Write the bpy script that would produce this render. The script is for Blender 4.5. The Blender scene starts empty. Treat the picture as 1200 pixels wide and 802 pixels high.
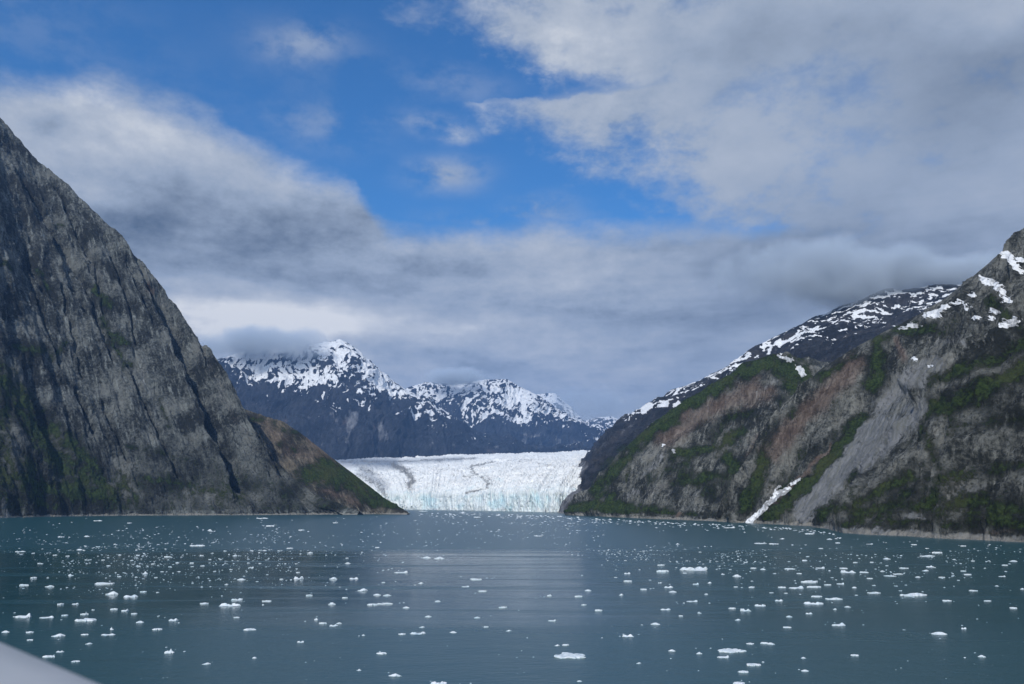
import bpy, bmesh, math, random
import numpy as np
from mathutils import Vector

scene = bpy.context.scene
COL = scene.collection

# ------------------------------------------------------------------ camera
CAM_H = 25.0            # eye height on the ship's deck, metres above the water
FPX = 933.0             # focal length in pixels of the 1200 px wide photograph
HORIZON = 590.0
PITCH = math.atan((HORIZON - 401.0) / FPX)
CP, SP = math.cos(PITCH), math.sin(PITCH)
cam_d = bpy.data.cameras.new('camera')
cam = bpy.data.objects.new('camera', cam_d)
COL.objects.link(cam)
scene.camera = cam
cam.location = (0, 0, CAM_H)
cam.rotation_euler = (math.pi / 2 + PITCH, 0, 0)
cam_d.sensor_width = 36.0
cam_d.lens = 36.0 * FPX / 1200.0
cam_d.clip_start = 0.1
cam_d.clip_end = 60000
cam_d.dof.use_dof = True
cam_d.dof.focus_distance = 900.0
cam_d.dof.aperture_fstop = 2.8


def ray(px, py):
    """direction (u, v) per metre of Y for a photograph pixel"""
    q = 401.0 - py
    y = FPX * CP - q * SP
    return (px - 600.0) / y, (FPX * SP + q * CP) / y


def at(px, py, Y):
    u, v = ray(px, py)
    return np.array([u * Y, Y, CAM_H + v * Y])


def on_water(px, py):
    u, v = ray(px, py)
    Y = -CAM_H / v
    return np.array([u * Y, Y, 0.0])


def project(P):
    """world points (N,3) to photograph pixels"""
    x, y, z = P[:, 0], P[:, 1], P[:, 2] - CAM_H
    d = np.maximum(y * CP + z * SP, 1.0)
    up = -y * SP + z * CP
    return 600.0 + FPX * x / d, 401.0 - FPX * up / d


def azel(px, py):
    u, v = ray(px, py)
    return math.atan2(u, 1.0), math.atan2(v, math.hypot(u, 1.0))


# ------------------------------------------------------------------ light
SUN_EL, SUN_ROT = math.radians(41), math.radians(203)     # behind the camera, to the left
to_sun = Vector((math.sin(SUN_ROT) * math.cos(SUN_EL), math.cos(SUN_ROT) * math.cos(SUN_EL), math.sin(SUN_EL)))
sd = bpy.data.lights.new('sun', 'SUN')
sd.energy = 3.4
sd.angle = math.radians(0.6)
sd.color = (1.0, 0.96, 0.89)
sun = bpy.data.objects.new('sun', sd)
COL.objects.link(sun)
sun.rotation_euler = to_sun.to_track_quat('Z', 'Y').to_euler()
sun.location = (-300, -300, 400)

scene.view_settings.view_transform = 'Standard'
scene.view_settings.look = 'None'
scene.view_settings.exposure = 0.0
scene.view_settings.gamma = 1.0
scene.view_settings.use_curve_mapping = False
scene.cycles.volume_bounces = 1
scene.cycles.volume_step_rate = 2.5
scene.cycles.max_bounces = 6
scene.cycles.diffuse_bounces = 2
scene.cycles.glossy_bounces = 3
scene.cycles.transparent_max_bounces = 12
scene.cycles.sample_clamp_indirect = 4.0


class G:
    """small helper to write node graphs"""
    def __init__(s, tree):
        s.t = tree
        s.t.nodes.clear()

    def n(s, kind, **kw):
        nd = s.t.nodes.new(kind)
        for k, v in kw.items():
            setattr(nd, k, v)
        return nd

    def put(s, sock, v):
        if hasattr(v, 'is_output'):
            s.t.links.new(v, sock)
        elif isinstance(v, (int, float)) and sock.type in ('RGBA',):
            sock.default_value = (v, v, v, 1)
        elif isinstance(v, (tuple, list)) and sock.type == 'RGBA' and len(v) == 3:
            sock.default_value = (*v, 1)
        else:
            sock.default_value = v

    def m(s, op, a, b=None, c=None, clamp=False):
        nd = s.n('ShaderNodeMath', operation=op, use_clamp=clamp)
        s.put(nd.inputs[0], a)
        if b is not None:
            s.put(nd.inputs[1], b)
        if c is not None:
            s.put(nd.inputs[2], c)
        return nd.outputs[0]

    def v(s, op, a, b=None):
        nd = s.n('ShaderNodeVectorMath', operation=op)
        s.put(nd.inputs[0], a)
        if b is not None:
            s.put(nd.inputs[3 if op == 'SCALE' else 1], b)
        return nd.outputs[1] if op in ('DOT_PRODUCT', 'LENGTH', 'DISTANCE') else nd.outputs[0]

    def xyz(s, x, y, z):
        nd = s.n('ShaderNodeCombineXYZ')
        for i, q in enumerate((x, y, z)):
            s.put(nd.inputs[i], q)
        return nd.outputs[0]

    def sep(s, a):
        nd = s.n('ShaderNodeSeparateXYZ')
        s.put(nd.inputs[0], a)
        return nd.outputs

    def noise(s, vec, scale=1.0, detail=6, rough=0.55, lac=2.0, dist=0.0, col=False):
        nd = s.n('ShaderNodeTexNoise')
        s.put(nd.inputs['Vector'], vec)
        nd.inputs['Scale'].default_value = scale
        nd.inputs['Detail'].default_value = detail
        nd.inputs['Roughness'].default_value = rough
        nd.inputs['Lacunarity'].default_value = lac
        nd.inputs['Distortion'].default_value = dist
        return nd.outputs[1 if col else 0]

    def step(s, a, lo, hi, olo=0.0, ohi=1.0, smooth=True):
        nd = s.n('ShaderNodeMapRange', interpolation_type='SMOOTHSTEP' if smooth else 'LINEAR')
        s.put(nd.inputs['Value'], a)
        s.put(nd.inputs['From Min'], lo)
        s.put(nd.inputs['From Max'], hi)
        s.put(nd.inputs['To Min'], olo)
        s.put(nd.inputs['To Max'], ohi)
        return nd.outputs[0]

    def mix(s, f, a, b, blend='MIX'):
        nd = s.n('ShaderNodeMix', data_type='RGBA', blend_type=blend)
        s.put(nd.inputs['Factor'], f)
        s.put(nd.inputs[6], a)
        s.put(nd.inputs[7], b)
        return nd.outputs[2]

    def curve(s, val, pts):
        nd = s.n('ShaderNodeFloatCurve')
        c = nd.mapping.curves[0]
        pts = sorted(pts)
        c.points[0].location = pts[0]
        c.points[1].location = pts[-1]
        for p in pts[1:-1]:
            c.points.new(*p)
        for p in c.points:
            p.handle_type = 'AUTO_CLAMPED'
        nd.mapping.update()
        s.put(nd.inputs['Value'], val)
        return nd.outputs[0]


# ------------------------------------------------------------------ sky
world = bpy.data.worlds.new("World")
scene.world = world
world.use_nodes = True
g = G(world.node_tree)
sky = g.n('ShaderNodeTexSky', sky_type='NISHITA')
sky.sun_disc = False
sky.sun_elevation = SUN_EL
sky.sun_rotation = SUN_ROT
sky.altitude = 30
sky.air_density = 1.0
sky.dust_density = 0.3
sky.ozone_density = 2.5
hs = g.n('ShaderNodeHueSaturation')
hs.inputs['Saturation'].default_value = 1.12
hs.inputs['Value'].default_value = 1.0
g.put(hs.inputs['Color'], sky.outputs[0])
SKY_STRENGTH = 0.095
d = g.n('ShaderNodeTexCoord').outputs['Generated']
dx, dy, dz = g.sep(d)
az = g.m('ARCTAN2', dx, dy)
el = g.m('ARCSINE', dz)
# detail noise lies on a flat cloud deck, so it is squeezed towards the horizon
h_ = g.m('ADD', g.m('MAXIMUM', dz, 0.0), 0.22)
deck = g.xyz(g.m('DIVIDE', dx, h_), g.m('DIVIDE', dy, h_), dz)
ball = g.v('MULTIPLY', d, (1.0, 1.0, 1.7))
n_big = g.noise(deck, 1.3, 7, 0.55)
n_mid = g.noise(g.v('ADD', ball, (7.3, 1.1, 0)), 5.0, 9, 0.60)
n_fine = g.noise(g.v('ADD', ball, (3.1, 9.4, 0)), 13.0, 9, 0.66)
# the side of each billow that faces the sun is brighter: density here minus density a little towards the light
lit_at = g.v('ADD', g.v('ADD', ball, (3.1, 9.4, 0)), (-0.012, 0.0, 0.034))
n_lit = g.noise(lit_at, 13.0, 9, 0.66)
lit_at2 = g.v('ADD', g.v('ADD', ball, (7.3, 1.1, 0)), (-0.025, 0.0, 0.075))
n_lit2 = g.noise(lit_at2, 5.0, 9, 0.60)
billow = g.m('ADD', g.m('MULTIPLY', g.m('SUBTRACT', n_fine, n_lit), 1.0), g.m('MULTIPLY', g.m('SUBTRACT', n_mid, n_lit2), 1.2))
nb = g.m('SUBTRACT', n_big, 0.5)
nm = g.m('SUBTRACT', n_mid, 0.5)
nf = g.m('SUBTRACT', n_fine, 0.5)
azw = g.m('ADD', az, g.m('MULTIPLY', nm, 0.10))
elw = g.m('ADD', el, g.m('MULTIPLY', nf, 0.045))
elw = g.m('ADD', elw, g.m('MULTIPLY', nm, 0.05))
AZ0, AZS = 1.0, 2.0


def azn(a):
    return (a + AZ0) / AZS


low_pts = []
for px, py in [(-250, 90), (0, 100), (60, 97), (100, 95), (160, 110), (230, 133), (300, 172), (370, 196), (415, 208), (440, 250), (475, 274), (560, 270),
               (640, 266), (760, 272), (860, 262), (1000, 250), (1200, 250), (1400, 230)]:
    a, e = azel(px, py)
    low_pts.append((azn(a), e))
low_pts = [(0.0, 0.35)] + low_pts + [(1.0, 0.3)]
az01 = g.m('DIVIDE', g.m('ADD', azw, AZ0), AZS, clamp=True)
low_top = g.curve(az01, low_pts)
low = g.step(g.m('ADD', g.m('SUBTRACT', low_top, elw), g.m('MULTIPLY', nf, 0.10)), -0.020, 0.030)
r_pts = []
for px, py in [(470, -120), (500, -60), (535, 0), (515, 25), (555, 50), (620, 78), (690, 104), (640, 113), (565, 120), (590, 145), (640, 172), (700, 195), (740, 220), (790, 250), (840, 280)]:
    a, e = azel(px, py)
    r_pts.append((e, azn(a)))
r_pts = [(0.0, 0.75)] + r_pts + [(1.0, 0.3)]
elw2 = g.m('ADD', el, g.m('MULTIPLY', nf, 0.05))
r_edge = g.curve(elw2, r_pts)
r_d = g.m('SUBTRACT', g.m('DIVIDE', g.m('ADD', az, AZ0), AZS), r_edge)
r_d = g.m('ADD', r_d, g.m('MULTIPLY', nm, 0.06))
r_d = g.m('ADD', r_d, g.m('MULTIPLY', nf, 0.05))
rightm = g.step(g.m('ADD', r_d, g.m('MULTIPLY', nf, 0.13)), -0.034, 0.075)
P2 = g.xyz(az, el, 0.0)
P2w = g.xyz(g.m('ADD', az, g.m('MULTIPLY', nf, 0.07)), g.m('ADD', el, g.m('MULTIPLY', nm, 0.06)), 0.0)


def blob(vec, px, py, rx, ry):
    a, e = azel(px, py)
    q = g.v('MULTIPLY', g.v('SUBTRACT', vec, (a, e, 0)), (FPX / rx, FPX / ry, 0))
    return g.m('EXPONENT', g.m('MULTIPLY', g.v('DOT_PRODUCT', q, q), -1.0))


wisp = None
for px, py, rx, ry, amp in [(362, 47, 55, 20, .6), (528, 200, 42, 18, .85), (385, 147, 60, 20, .35), (541, 152, 22, 8, .6), (505, 141, 40, 9, .45),
                            (40, 30, 120, 60, .14), (250, 110, 130, 40, .05), (600, 255, 90, 9, .55), (545, 100, 60, 16, .2), (440, 95, 130, 30, .08), (640, 240, 40, 12, .5)]:
    b = g.m('MULTIPLY', blob(P2w, px, py, rx, ry), amp)
    wisp = b if wisp is None else g.m('ADD', wisp, b)
wisp = g.m('MULTIPLY', wisp, g.step(g.m('ADD', n_fine, g.m('MULTIPLY', nm, 0.6)), 0.36, 0.62))
# behind the camera: an open field of broken cloud
back = g.m('MULTIPLY', g.step(n_big, 0.40, 0.56), g.step(g.m('ABSOLUTE', az), 0.85, 1.15))
front = g.step(g.m('ABSOLUTE', az), 1.25, 0.95)
mask = g.m('MAXIMUM', g.m('MULTIPLY', low, front), g.m('MULTIPLY', rightm, g.step(az, 1.35, 1.0)))
mask = g.m('MAXIMUM', mask, wisp)
mask = g.m('MAXIMUM', mask, back, clamp=True)
# thin places let some blue through
thin = g.m('MULTIPLY', rightm, g.step(g.m('ADD', nm, g.m('MULTIPLY', nf, 0.7)), 0.0, -0.22))
mask = g.m('SUBTRACT', mask, g.m('MULTIPLY', g.m('MULTIPLY', thin, 0.4), g.m('SUBTRACT', 1.0, low)), clamp=True)
lum = g.m('ADD', 1.13, g.m('MULTIPLY', nb, 0.55))
lum = g.m('ADD', lum, g.m('MULTIPLY', nm, 0.35))
lum = g.m('ADD', lum, g.m('MULTIPLY', nf, g.step(az, 0.10, 0.35, 0.32, 0.15)))
lum = g.m('ADD', lum, g.m('MULTIPLY', billow, g.step(az, 0.10, 0.35, 0.80, 0.24)))
strat = g.noise(g.xyz(g.m('MULTIPLY', az, 3.2), g.m('MULTIPLY', el, 17.0), 0.0), 1.0, 7, 0.6)
strat = g.m('MULTIPLY', g.m('SUBTRACT', strat, 0.5), g.step(el, 0.42, 0.20))
lum = g.m('ADD', lum, g.m('MULTIPLY', strat, 1.9))
for px, py, rx, ry, amp in [(170, 165, 170, 48, .10), (90, 120, 80, 30, .14), (250, 285, 210, 48, -.56), (325, 378, 125, 27, 1.2), (110, 118, 45, 20, .22), (210, 165, 70, 24, .14), (285, 395, 50, 10, .5), (395, 382, 26, 8, .4),
                            (560, 295, 170, 22, .32), (620, 365, 110, 16, -.20), (930, 315, 95, 55, -.66), (1100, 185, 130, 70, -.20), (1150, 75, 130, 62, -.40), (1195, 5, 60, 24, .30),
                            (880, 40, 170, 40, -.34), (600, 40, 130, 40, .10), (1110, 305, 60, 36, -.40), (650, 420, 120, 20, .12), (520, 345, 90, 14, .10), (700, 480, 160, 30, .10),
                            (440, 310, 100, 22, -.10), (790, 170, 160, 50, .06), (1010, 190, 120, 40, .05), (300, 415, 40, 12, -.30)]:
    lum = g.m('ADD', lum, g.m('MULTIPLY', blob(P2w, px, py, rx, ry), amp))
lum = g.m('MAXIMUM', lum, 0.3)
cl = g.n('ShaderNodeValToRGB')
cl.color_ramp.elements[0].position = 0.15
cl.color_ramp.elements[0].color = (0.095, 0.130, 0.185, 1)
cl.color_ramp.elements[1].position = 1.0
cl.color_ramp.elements[1].color = (0.84, 0.85, 0.86, 1)
e = cl.color_ramp.elements.new(0.5)
e.color = (0.345, 0.410, 0.515, 1)
e = cl.color_ramp.elements.new(0.7)
e.color = (0.49, 0.54, 0.62, 1)
g.put(cl.inputs[0], g.m('MULTIPLY', lum, 0.5))
skyc = g.mix(1.0, hs.outputs[0], (SKY_STRENGTH * 0.53, SKY_STRENGTH * 1.10, SKY_STRENGTH * 1.50), 'MULTIPLY')
final = g.mix(mask, skyc, cl.outputs[0])
# the World node gives the Sky Texture strength 0.095; clouds are given as radiance
bg = g.n('ShaderNodeBackground')
g.put(bg.inputs[0], final)
bg.inputs[1].default_value = 1.0
out = g.n('ShaderNodeOutputWorld')
g.t.links.new(bg.outputs[0], out.inputs[0])
world.cycles.sampling_method = 'MANUAL'
world.cycles.sample_map_resolution = 512


# ------------------------------------------------------------------ numpy noise
def perlin(x, y, seed=0):
    rs = np.random.RandomState(seed)
    perm = rs.permutation(512)
    ang = rs.rand(512) * 2 * np.pi
    gx, gy = np.cos(ang), np.sin(ang)
    xi = np.floor(x).astype(np.int64)
    yi = np.floor(y).astype(np.int64)
    xf, yf = x - xi, y - yi
    u = xf * xf * xf * (xf * (xf * 6 - 15) + 10)
    w = yf * yf * yf * (yf * (yf * 6 - 15) + 10)

    def grad(ix, iy, fx, fy):
        h = perm[(perm[ix & 511] + iy) & 511]
        return gx[h] * fx + gy[h] * fy
    a = grad(xi, yi, xf, yf)
    b = grad(xi + 1, yi, xf - 1, yf)
    c = grad(xi, yi + 1, xf, yf - 1)
    d_ = grad(xi + 1, yi + 1, xf - 1, yf - 1)
    return (a + u * (b - a) + w * ((c + u * (d_ - c)) - (a + u * (b - a)))) * 1.5


def fbm(x, y, octaves=5, seed=0, gain=0.5, lac=2.03):
    s, amp, f, tot = 0, 1.0, 1.0, 0
    for o in range(octaves):
        s = s + amp * perlin(x * f + o * 17.3, y * f - o * 9.1, seed + o)
        tot += amp
        amp *= gain
        f *= lac
    return s / tot


def ridged(x, y, octaves=5, seed=0, gain=0.5, lac=2.07):
    s, amp, f, tot = 0, 1.0, 1.0, 0
    for o in range(octaves):
        s = s + amp * (1.0 - 2.0 * np.abs(perlin(x * f + o * 11.7, y * f + o * 5.3, seed + o)))
        tot += amp
        amp *= gain
        f *= lac
    return s / tot


def sstep(x, lo, hi):
    t = np.clip((x - lo) / (hi - lo), 0, 1)
    return t * t * (3 - 2 * t)


def stroke(X, Y, pts, r):
    """soft band round a polyline given in photograph pixels: 1 on the line, 0 past radius r"""
    best = np.full(X.shape, 1e9)
    if len(pts) == 1:
        pts = [pts[0], (pts[0][0] + 0.1, pts[0][1])]
    for (x0, y0), (x1, y1) in zip(pts[:-1], pts[1:]):
        dx_, dy_ = x1 - x0, y1 - y0
        t = np.clip(((X - x0) * dx_ + (Y - y0) * dy_) / (dx_ * dx_ + dy_ * dy_), 0, 1)
        best = np.minimum(best, np.hypot(X - x0 - t * dx_, Y - y0 - t * dy_))
    return np.clip(1.0 - best / r, 0, 1)


def marks(X, Y, table):
    m = np.zeros(X.shape)
    for pts, r, w in table:
        m = np.maximum(m, w * stroke(X, Y, pts, r))
    return m


def grid_mesh(name, P, na, nb, attrs, material):
    """P: (na*nb,3) with b fastest -> one mesh object"""
    me = bpy.data.meshes.new(name)
    nv = na * nb
    ia, ib = np.meshgrid(np.arange(na - 1), np.arange(nb - 1), indexing='ij')
    v0 = (ia * nb + ib).ravel()
    q = np.stack([v0, v0 + nb, v0 + nb + 1, v0 + 1], 1).astype(np.int32)
    nf_ = len(q)
    me.vertices.add(nv)
    me.vertices.foreach_set('co', P.astype(np.float32).ravel())
    me.loops.add(nf_ * 4)
    me.loops.foreach_set('vertex_index', q.ravel())
    me.polygons.add(nf_)
    me.polygons.foreach_set('loop_start', np.arange(0, nf_ * 4, 4, dtype=np.int32))
    me.polygons.foreach_set('use_smooth', np.ones(nf_, dtype=bool))
    me.update(calc_edges=True)
    for an, arr in attrs.items():
        if arr.shape[1] == 4:
            at_ = me.attributes.new(an, 'FLOAT_COLOR', 'POINT')
            at_.data.foreach_set('color', arr.astype(np.float32).ravel())
        else:
            at_ = me.attributes.new(an, 'FLOAT_VECTOR', 'POINT')
            at_.data.foreach_set('vector', arr.astype(np.float32).ravel())
    me.materials.append(material)
    ob = bpy.data.objects.new(name, me)
    COL.objects.link(ob)
    return ob


def tag(o, label=None, cat=None, group=None, kind=None):
    if label:
        o['label'] = label
    if cat:
        o['category'] = cat
    if group:
        o['group'] = group
    if kind:
        o['kind'] = kind
    return o


# ------------------------------------------------------------------ materials
def attr(g, name):
    nd = g.n('ShaderNodeAttribute', attribute_type='GEOMETRY', attribute_name=name)
    return nd


def new_mat(name):
    m = bpy.data.materials.new(name)
    m.use_nodes = True
    g = G(m.node_tree)
    p = g.n('ShaderNodeBsdfPrincipled')
    o = g.n('ShaderNodeOutputMaterial')
    g.t.links.new(p.outputs[0], o.inputs[0])
    return m, g, p


def rock_material(name, dark, light, fine=1.0, warm=(0.205, 0.145, 0.115), veg_a=(0.010, 0.024, 0.006), veg_b=(0.050, 0.082, 0.018), shore=True, streak=(14.0, 70.0), stain=0.4, grain=0.55):
    """rock with vegetation / snow / pale slabs / warm rock laid out by the mesh attribute 'cover' (RGBA)"""
    m, g, p = new_mat(name)
    ab = attr(g, 'ab').outputs['Vector']
    cv = attr(g, 'cover')
    veg, snow, pale = g.sep(cv.outputs['Vector'])
    warmf = cv.outputs['Alpha']
    pos = g.n('ShaderNodeNewGeometry').outputs['Position']
    st = g.v('MULTIPLY', ab, (1 / (streak[0] * fine), 1 / (streak[1] * fine), 0))
    n1 = g.noise(st, 1.0, 9, 0.66, dist=0.1)
    n2 = g.noise(pos, 1 / (7.0 * fine), 10, 0.76)
    vw = g.v('ADD', g.v('MULTIPLY', ab, (1 / (26.0 * fine), 1 / (60.0 * fine), 0)), g.v('SCALE', g.noise(pos, 1 / (30.0 * fine), 5, 0.6, col=True), 0.8))
    vo = g.n('ShaderNodeTexVoronoi', feature='DISTANCE_TO_EDGE')
    g.put(vo.inputs['Vector'], vw)
    vo.inputs['Scale'].default_value = 1.0
    joint = g.m('MULTIPLY', g.step(vo.outputs['Distance'], 0.055, 0.0), g.step(n1, 0.44, 0.6))
    n3 = g.noise(pos, 1 / (95.0 * fine), 5, 0.55)
    f = g.m('ADD', g.m('MULTIPLY', n1, grain), g.m('MULTIPLY', n2, 1.0 - grain))
    f = g.m('ADD', f, g.m('MULTIPLY', g.m('SUBTRACT', n3, 0.5), 0.6))
    base = g.mix(g.step(f, 0.41, 0.61), dark, light)
    base = g.mix(g.m('MULTIPLY', joint, 0.65), base, tuple(c * 0.7 for c in dark))
    # brown lichen staining and pale scars
    base = g.mix(g.m('MULTIPLY', g.step(n3, 0.5, 0.68), stain), base, g.mix(1.0, base, (1.2, 0.96, 0.76), 'MULTIPLY'))
    scar = g.step(g.m('ADD', n1, g.m('MULTIPLY', n2, 0.35)), 0.72, 0.86)
    base = g.mix(g.m('MULTIPLY', scar, 0.55), base, tuple(min(c * 2.0, 0.42) for c in light))
    wf = g.step(g.m('ADD', warmf, g.m('MULTIPLY', g.m('SUBTRACT', n2, 0.5), 1.1)), 0.3, 0.75)
    base = g.mix(g.m('MULTIPLY', wf, 0.72), base, g.mix(g.step(n1, 0.35, 0.65), tuple(c * 0.45 for c in warm), warm))
    pf = g.step(g.m('ADD', pale, g.m('MULTIPLY', g.m('SUBTRACT', n1, 0.5), 1.0)), 0.3, 0.7)
    base = g.mix(g.m('MULTIPLY', pf, 0.85), base, g.mix(g.step(n1, 0.36, 0.6), tuple(c * 0.9 for c in light), (0.265, 0.27, 0.28)))
    if shore:
        zz = g.sep(pos)[2]
        sh = g.step(g.m('ADD', zz, g.m('MULTIPLY', g.m('SUBTRACT', g.noise(pos, 1 / 22.0, 5, 0.6), 0.5), 14.0)), 4.0, 2.0)
        base = g.mix(g.m('MULTIPLY', sh, 0.8), base, g.mix(n2, (0.20, 0.19, 0.165), (0.46, 0.44, 0.40)))
    vn = g.noise(pos, 1 / (6.5 * fine), 7, 0.7)
    vsum = g.m('ADD', veg, g.m('MULTIPLY', g.m('SUBTRACT', n2, 0.5), 1.7))
    vsum = g.m('ADD', vsum, g.m('MULTIPLY', g.m('SUBTRACT', n1, 0.5), 0.9))
    vf = g.m('MULTIPLY', g.step(vsum, 0.24, 0.60), 0.96)
    vcol = g.mix(g.step(vn, 0.36, 0.64), veg_a, veg_b)
    vcol = g.mix(g.m('MULTIPLY', g.step(n3, 0.48, 0.66), 0.5), vcol, (0.06, 0.068, 0.018))
    base = g.mix(vf, base, vcol)
    sf = g.step(g.m('ADD', snow, g.m('ADD', g.m('MULTIPLY', g.m('SUBTRACT', n1, 0.5), 0.7), g.m('MULTIPLY', g.m('SUBTRACT', n2, 0.5), 0.7))), 0.38, 0.64)
    base = g.mix(sf, base, g.mix(g.step(n2, 0.40, 0.66), (0.82, 0.84, 0.86), (0.60, 0.60, 0.60)))
    g.put(p.inputs['Base Color'], base)
    g.put(p.inputs['Roughness'], g.m('ADD', 0.72, g.m('MULTIPLY', vf, 0.15)))
    p.inputs['Specular IOR Level'].default_value = 0.25
    b = g.n('ShaderNodeBump')
    b.inputs['Strength'].default_value = 1.15
    b.inputs['Distance'].default_value = 7.0 * fine
    hgt = g.m('SUBTRACT', g.m('ADD', g.m('MULTIPLY', n1, 0.7), g.m('MULTIPLY', n2, 0.8)), g.m('MULTIPLY', joint, 0.35))
    hgt = g.m('ADD', g.m('MULTIPLY', hgt, g.m('SUBTRACT', 1.0, g.m('MULTIPLY', sf, 0.85))), g.m('MULTIPLY', g.m('MULTIPLY', vf, vn), 0.7))
    g.put(b.inputs['Height'], hgt)
    g.t.links.new(b.outputs[0], p.inputs['Normal'])
    return m


# ------------------------------------------------------------------ terrain sheets
def smooth1(a, k):
    if k < 1:
        return a
    ker = np.exp(-0.5 * (np.arange(-3 * k, 3 * k + 1) / k) ** 2)
    ker /= ker.sum()
    pad = np.pad(a, ((3 * k, 3 * k), (0, 0)), mode='edge')
    return np.stack([np.convolve(pad[:, i], ker, 'valid') for i in range(a.shape[1])], 1)


def sheet(name, stations, na, nb, relief, cover, material, back=0.5, smooth=6, bow=0.0, crest_keep=0.55, foot=0.05, weights=None):
    """a mountain side: each station is (foot point, crest point); the back side falls away behind the crest.
    relief(a,b,h,X,Y) gives metres along the outward normal, cover(...) the RGBA attribute."""
    B = np.array([s[0] for s in stations], float)
    C = np.array([s[1] for s in stations], float)
    mid = 0.5 * (B + C)
    seg = np.linalg.norm(np.diff(mid[:, :2], axis=0), axis=1)
    w = np.concatenate([[0], np.cumsum(seg)])
    # spend the columns where the picture shows them: by picture distance as well as metres
    pxm, pym = project(C)
    pxb, pyb = project(B)
    sp = np.hypot(np.diff(np.clip(pxm, -150, 1350)), np.diff(np.clip(pym, -100, 900))) + np.hypot(np.diff(np.clip(pxb, -150, 1350)), np.diff(np.clip(pyb, -100, 900)))
    wp = np.concatenate([[0], np.cumsum(sp + 8)])
    u = np.interp(np.linspace(0, wp[-1], na), wp, w)
    Bi = smooth1(np.stack([np.interp(u, w, B[:, i]) for i in range(3)], 1), smooth)
    Ci = smooth1(np.stack([np.interp(u, w, C[:, i]) for i in range(3)], 1), smooth)
    nf_ = int(nb * 0.86)
    t = np.concatenate([np.linspace(-0.06, 1.0, nf_), 1.0 + back * np.linspace(0, 1, nb - nf_ + 1)[1:] ** 1.3])
    T = t[None, :, None]
    D = Ci - Bi
    H = D.copy()
    H[:, 2] = -np.abs(D[:, 2]) - 30
    P = Bi[:, None, :] + D[:, None, :] * np.minimum(T, 1.0) + H[:, None, :] * np.maximum(T - 1.0, 0)
    ta = np.gradient(Bi + Ci, axis=0)
    N = np.cross(ta, D)
    N /= np.linalg.norm(N, axis=1, keepdims=True) + 1e-9
    face = np.sign((N * (np.array([0, 0, CAM_H]) - mid.mean(0))).sum(1))
    N *= face[:, None]
    N = smooth1(N, 20)
    L = np.linalg.norm(D, axis=1)
    A = np.repeat(u[:, None], nb, 1)
    Bb = t[None, :] * smooth1(L[:, None], 20)
    tt = np.repeat(t[None, :], na, 0)
    if bow:
        P = P + N[:, None, :] * (bow * L[:, None] * np.clip(tt, 0, 1) * (1 - np.clip(tt, 0, 1)) * 4)[:, :, None]
    X, Y = project(P.reshape(-1, 3))
    X, Y = X.reshape(na, nb), Y.reshape(na, nb)
    dsp = relief(A, Bb, tt, X, Y)
    wt = sstep(tt, -0.03, foot) * (1 - (1 - crest_keep) * sstep(tt, 0.86, 1.0))
    P = P + N[:, None, :] * (dsp * wt)[:, :, None]
    P = P.reshape(-1, 3)
    X, Y = project(P)
    a_, b_, t_ = A.ravel(), Bb.ravel(), tt.ravel()
    cov = cover(a_, b_, t_, X, Y, P)
    ab = np.stack([a_, b_, np.zeros_like(a_)], 1)
    return grid_mesh(name, P, na, nb, {'ab': ab, 'cover': cov}, material)


def W(px, py, z=-6.0):
    p = on_water(px, py)
    p[2] = z
    return p


rock_near = rock_material('cliff rock', (0.015, 0.018, 0.017), (0.172, 0.186, 0.178), 0.8, stain=0.15, grain=0.42)
rock_head = rock_material('headland rock', (0.024, 0.024, 0.019), (0.150, 0.143, 0.115), 0.7)
rock_right = rock_material('slope rock', (0.018, 0.021, 0.018), (0.210, 0.215, 0.195), 0.55, streak=(8.0, 60.0), stain=0.15, grain=0.5)
rock_far = rock_material('far rock', (0.010, 0.012, 0.016), (0.036, 0.040, 0.048), 3.0, shore=False, stain=0.2)  # cloud shadow over these far slopes is put into the darker rock colour
rock_ridge = rock_material('ridge rock', (0.010, 0.012, 0.015), (0.045, 0.046, 0.051), 1.1, warm=(0.24, 0.215, 0.185))

# ---- the grey cliff on the left
CLA = [((-1750, -300), (-2500, 0, 900)), ((-1500, 500), (-2200, 900, 1050)), ((-1180, 1000), (-1860, 1450, 1180))]
CLP = [((0, 607), (-115, 28), 1850), ((100, 605), (0, 136), 2000), ((150, 604.5), (55, 192), 2010), ((200, 604.2), (112, 249), 2010), ((250, 604), (162, 303), 2010), ((300, 603.8), (208, 358), 2000), ((330, 603.6), (242, 408), 1975),
       ((352, 603.5), (264, 450), 1950), ((370, 603.4), (290, 500), 1925), ((385, 603.3), (325, 550), 1890), ((410, 603.2), (372, 580), 1850), ((440, 603.1), (425, 597), 1830)]
CL = [(np.array([*b, -6.0]), np.array(c, float)) for b, c in CLA] + [(W(*b), at(c[0], c[1], Y)) for b, c, Y in CLP]
GUL = [  # (polyline in picture px, reach px, depth m): the slope steps back to the right of each line
    ([(172, 335), (196, 390), (222, 455), (248, 520), (272, 580)], 42, 58), ([(262, 440), (290, 492), (322, 548)], 26, 26), ([(38, 232), (66, 282), (88, 340), (118, 385)], 26, 17),
    ([(-6, 360), (6, 400), (14, 425)], 22, 20), ([(28, 285), (45, 330)], 16, 10), ([(92, 470), (106, 500), (112, 520)], 16, 12), ([(24, 450), (48, 510), (62, 550)], 20, 18),
    ([(140, 290), (165, 345), (178, 385)], 20, 13), ([(112, 345), (128, 392), (150, 430), (182, 500), (200, 520)], 16, 9), ([(60, 240), (100, 300), (126, 350)], 15, 8)]


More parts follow.
